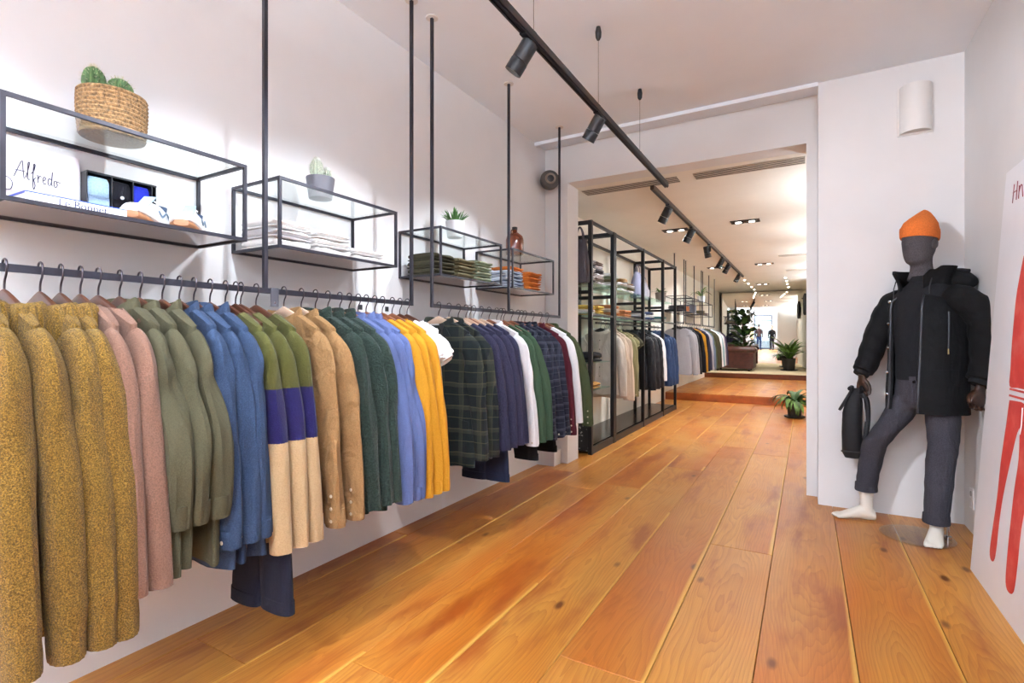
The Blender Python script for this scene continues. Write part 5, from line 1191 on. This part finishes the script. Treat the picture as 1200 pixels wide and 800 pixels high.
def panel(name, p0, p1, n, rows=16, s0=0.0, s1=1.0, mat=PRK, th=.016, parent=pk):
    m = MB(); rows_ = [[tuple(shell(lerp(p0, p1, i/n), lerp(s0, s1, j/rows))) for i in range(n+1)] for j in range(rows+1)]
    m.slab(rows_, lambda p: tuple(((Vector((p[0],p[1],0)) - Vector((TC.x,TC.y,0))).normalized())*-th)); return m.build(name, mat, parent)
panel('back_panel', math.radians(88), math.radians(272), 26)
panel('front_panel', math.radians(20), math.radians(92), 12)
panel('front_panel', math.radians(268), math.radians(322), 10)
def zip_(phi, name='zip_tape'):
    m = MB(); P = [shell(math.radians(phi), j/16) for j in range(17)]; m.tube(P, .006, 6); m.build(name, plain('zip_black', '26262a', .35, .4), pk)
zip_(21); zip_(321)
for s in (.12, .30, .50, .70, .88):
    p = shell(math.radians(316), s); m = MB(); m.lathe([(.008,0),(.008,.004),(.005,.006)], 10); m.xf(Matrix.Translation(p + FR*.004 - LT*.003) @ FR.to_track_quat('Z','Y').to_matrix().to_4x4()); m.build('snap', CHROME, pk)
# chest and hip pockets on the panel nearer the poster
m = MB(); P = [shell(math.radians(58), lerp(.50, .78, j/8)) for j in range(9)]; m.tube(P, .005, 6); zc = m.build('pocket_zip', plain('zip_black', '26262a', .35, .4), pk)
m = MB(); m.tube([P[0], P[0] + UPV*-.03], .004, 6); m.build('zip_pull', plain('pull_brass', '9a8a5a', .3, .8), zc)
m = MB(); rows_ = [[tuple(shell(math.radians(a), s)) for a in (38, 50, 62, 74)] for s in (.22, .28, .34)]
m.slab(rows_, tuple(FR*.010 + LT*.004)); m.build('pocket_flap', PRK, pk)
def sleeve(P, rad, sd):
    C = catmull(P, 6); m = MB(); rings = []; nn = len(C)
    for i, c in enumerate(C):
        f = i/(nn-1)*(len(rad)-1); i0 = min(int(f), len(rad)-2); r = lerp(rad[i0], rad[i0+1], f-i0)
        t_ = (C[min(i+1,nn-1)] - C[max(i-1,0)]).normalized(); a_ = t_.cross(Vector((0,1,0))).normalized(); b_ = t_.cross(a_)
        rings.append([tuple(c + a_*(r*math.cos(a)*(1+.05*math.sin(i*1.3+a*2)+.02*math.sin(i*2.7))) + b_*(r*1.08*math.sin(a)*(1+.05*math.sin(i*1.6+a*3)))) for a in [2*PI*k/22 for k in range(22)]])
    m.loft(rings); s_ = remesh(m, 'sleeve', PRK, pk, .010, 4)
    m = MB(); e = C[-1]; t_ = (C[-1]-C[-3]).normalized(); a_ = t_.cross(Vector((0,1,0))).normalized(); b_ = t_.cross(a_); rg = []
    for q, k in ((-.004,.72),(.012,.74),(.024,.70),(.022,.55)): rg.append([tuple(e + t_*q + a_*(rad[-1]*k*math.cos(a)) + b_*(rad[-1]*k*math.sin(a))) for a in [2*PI*i/24 for i in range(24)]])
    m.loft(rg); m.build('cuff', SWT, s_)
SL = TC - LT*.155 + UPV*1.40; SRp = TC + LT*.16 + UPV*1.40
sleeve([SL + LT*.03, SL - LT*.025 + UPV*-.03, Vector((X(1034), .10, Z(372))), Vector((X(1021), .10, Z(402))), Vector((X(1013), .075, Z(425))), WLp + Vector((.0,0,.045))], [.058,.076,.074,.070,.065,.060], -1)
sleeve([SRp - LT*.03, SRp + LT*.025 + UPV*-.03, Vector((X(1146), -.09, Z(372))), Vector((X(1150), -.10, Z(400))), Vector((X(1149), -.125, Z(425))), WRp + Vector((.004,.0,.05))], [.060,.080,.086,.082,.076,.068], 1)
# stand collar and hood lying behind the neck
m = MB(); rows_ = []
for z, k, o_ in ((1.42,.125,0),(1.46,.122,.0),(1.50,.130,.008),(1.535,.145,.014),(1.548,.150,.014)):
    rows_.append([tuple(TC + LT*(-.02) + LT*(math.sin(math.radians(a))*k*1.05) + FR*(math.cos(math.radians(a))*k*.95 - .02) + UPV*(z + (.02 if 60 < a < 300 else 0) - (.035 if a < 40 or a > 322 else 0))) for a in range(28, 329, 12)])
m.slab(rows_, lambda p: tuple((Vector((p[0],p[1],0)) - Vector((TC.x-.02,TC.y,0))).normalized()*-.014)); m.build('stand_collar', PRK, pk)
m = MB(); hc = TC - FR*.125 + LT*.02 + UPV*1.50
m.loft([[tuple(hc + LT*(l) + FR*(p[0]) + UPV*(p[1] - .9*l*l)) for p in ell((0,0,0), .075*s, .062*s, 18)] for l, s in ((-.15,.35),(-.125,.75),(-.07,1),(0,1.08),(.07,1.05),(.13,.8),(.165,.4))])
hd = remesh(m, 'hood', PRK, pk, .010, 4)
m = MB(); m.tube([hc + LT*l + FR*.03 + UPV*(.055-.9*l*l) for l in (-.14,-.09,-.04,.01,.06,.11,.15)], .012, 8); m.build('hood_rim', PLIN, hd)
for sd in (-1, 1):
    m = MB(); b = TC + LT*(sd*.10 - .02) + FR*.07 + UPV*1.50; m.tube([b, b + FR*.02 + UPV*-.05, b + FR*.022 + UPV*-.11], .003, 6); m.build('draw_cord', plain('cord_black', '101012', .6), hd)

# ------------------------------------------------------------------ backpack held in the hand
NYL = fabric('black_bag_cloth', '1a191b', .1, 280, .2, .3, rough=.6, fs=6)
gx, gz = WLp.x + .012, WLp.z - .10
bp_ = thing('backpack', 'black roll-top backpack hanging from the hand of the mannequin', 'backpack', (0,0,0), 0); bp_.location = (MQ[0], MQ[1], 0); bp_.rotation_euler = (0,0,math.radians(-8.6))
def bx(px): return X(px)
by = .04
m = MB(); rows_ = []
for py, xl, xr, dd in ((546,983,1003,.055),(551,981,1005,.062),(540,979.5,1006,.070),(515,979,1006,.075),(490,980,1006,.072),(472,985,1007,.05),(462,990,1008,.025),(459,992,1008,.016)):
    rows_.append((py, xl, xr, dd))
rows_ = [rows_[0], *rows_[2:]]
m.loft([[(lerp(X(xl), X(xr), .5) + p[0], by + p[1], Z(py)) for p in ell((0,0,0), (X(xr)-X(xl))/2, dd, 22, pw=.6)] for py, xl, xr, dd in rows_]); bb = m.build('bag_body', NYL, bp_)
m = MB(); m.prism([(X(992), by-.055, Z(459)), (X(992), by+.055, Z(459)), (X(975), by+.06, Z(486)), (X(975), by-.06, Z(486))], (.012,0,-.008)); m.build('roll_flap', NYL, bp_, 20)
m = MB(); m.tube([(X(991), by-.058, Z(459)), (X(991), by+.058, Z(459))], .014, 10); m.build('roll_top', NYL, bp_)
for sd in (-1, 1):
    m = MB(); m.tube(catmull([(X(1005), by+sd*.03, Z(465)), (X(1012), by+sd*.035, Z(475)), (X(1013), by+sd*.04, Z(500)), (X(1009), by+sd*.04, Z(528)), (X(1007), by+sd*.04, Z(543))], 5), .013, 8, flat=.4); m.build('shoulder_strap', NYL, bp_)
m = MB(); m.tube(catmull([(X(1003), by-.03, Z(466)), (X(1005), by-.02, Z(456)), (gx, by, gz+.028), (X(1006), by+.02, Z(456)), (X(1003), by+.03, Z(466))], 5), .007, 8); m.build('grab_handle', NYL, bp_)
m = MB(); m.tube(catmull([(X(1008), by-.06, Z(470)), (X(1010.5), by-.065, Z(485)), (X(1011), by-.062, Z(498))], 4), .004, 6, flat=1.6); m.build('buckle_strap', plain('webbing_grey', '8d8b8e', .5), bp_)
m = MB(); m.tube(catmull([(X(1006), by-.02, Z(535)), (X(1011), by-.03, Z(538)), (X(1013), by-.03, Z(548)), (X(1008), by-.03, Z(556)), (X(1014), by-.03, Z(560))], 5), .010, 8, flat=.5); m.build('strap_end', NYL, bp_)
m = MB(); m.box(X(979.5), X(1005.5), by-.078, by-.068, Z(538), Z(536.5)); m.build('seam', plain('seam_black', '0d0d0e', .6), bp_, False)

# ------------------------------------------------------------------ people by the shop door
SKIN = plain('skin', 'c59a7f', .55, var=.05)
def person(x, y, rz, label, top, low, hair, h=1.76):
    k = h/1.76; t = thing('person', label, 'person', (x, y, 0), rz); m = MB()
    E = lambda c, a, b: ell(c, a, b, 18)
    m.loft([E((0,0,.86),.15,.105), E((0,0,.95),.165,.115), E((0,0,1.08),.145,.10), E((0,0,1.25),.17,.115), E((0,0,1.38),.185,.11), E((0,0,1.45),.14,.085), E((0,0,1.49),.06,.058), E((0,.0,1.56),.052,.056)])
    m.loft([E((0,-.01,1.53),.03,.035), E((0,-.012,1.56),.056,.07), E((0,-.01,1.62),.070,.088), E((0,0,1.69),.076,.096), E((0,0,1.74),.064,.08), E((0,0,1.765),.025,.03)])
    m.loft([ell((0,-.100,1.655),.010,.006,8), ell((0,-.112,1.63),.014,.012,8), ell((0,-.095,1.62),.014,.006,8)])
    for sd in (-1, 1):
        m.tube([(sd*.085,0,.92),(sd*.09,-.01,.70),(sd*.095,-.015,.50),(sd*.095,.01,.30),(sd*.095,.02,.07)], [.092,.082,.060,.058,.045], 16)
        m.loft([[(sd*.095 + p[0], yy, .045*hh + p[1]*hh) for p in ell((0,0,0), .045*w, .042, 12, pw=.8)] for yy, w, hh in ((.075,.6,.9),(.05,.9,1.1),(-.05,1,1),(-.13,1.05,.75),(-.175,.6,.55))])
        m.tube([(sd*.165,0,1.40),(sd*.205,.005,1.28),(sd*.225,.01,1.10),(sd*.225,-.03,.95),(sd*.225,-.06,.85)], [.062,.056,.045,.038,.030], 14)
        hand(m, Matrix.Translation((sd*.225,-.065,.845)) @ Matrix.Rotation(sd*PI/2, 4, 'Z'), sd, .4, .95)
    m.v = [tuple(Vector(v)*k) for v in m.v]
    b = remesh(m, 'body', [SKIN, top, low, plain('shoe_dark', '23201f', .5)], t, .0115, 3); me = b.data
    mi = []
    for p in me.polygons:
        c = p.center/k; r_ = abs(c.x)
        mi.append(0 if c.z > 1.485 or (r_ > .185 and c.z < .86) else 1 if (c.z > .90 or r_ > .19) else 3 if c.z < .085 else 2)
    me.polygons.foreach_set('material_index', mi)
    m = MB(); m.loft([ell((0,.012*k,z*k), a*k, bb_*k, 20) for z, a, bb_ in ((1.60,.072,.075),(1.66,.082,.094),(1.72,.082,.100),(1.76,.068,.084),(1.79,.03,.036))]); m.v = [(v[0], v[1]+.014*k, v[2]) for v in m.v]; m.build('hair', hair, t)
    for sd in (-1, 1):
        m = MB(); m.ball((sd*.030*k, -.088*k, 1.665*k), .010*k, nu=8, nv=6); m.build('eye', plain('eye_dark', '1c1512', .2), t)
        m = MB(); m.ball((sd*.076*k, .0, 1.645*k), .008*k, .018*k, .028*k, 8, 6); m.build('ear', SKIN, t)
    m = MB(); m.tube([(-.022*k,-.092*k,1.592*k),(0,-.098*k,1.590*k),(.022*k,-.092*k,1.592*k)], .0045*k, 6); m.build('mouth', plain('lip', '9a5a4c', .5), t)
HAIR = plain('hair_dark', '241a14', .6)
person(-.52, -6.2, math.radians(20), 'person in dark brown jacket and blue jeans standing before the shop door', fabric('brown_jacket', '3d2a2a', .1, 200, .2, .3), fabric('jeans', '2a3c66', .15, 260, .2, .3), HAIR, 1.80)
person(-.98, -6.0, math.radians(100), 'person in a pale yellow top beside the person with the dark jacket', fabric('pale_top', 'cbbf8e', .08, 200, .2, .3), fabric('grey_jeans', '55606e', .1, 260, .2, .3), plain('hair_fair', '8a6a3c', .6), 1.64)
person(.30, -6.4, math.radians(200), 'person in black clothes standing alone at the side of the shop door', BLKF, fabric('dark_jeans', '1c1c22', .1, 260, .2, .3), HAIR, 1.70)
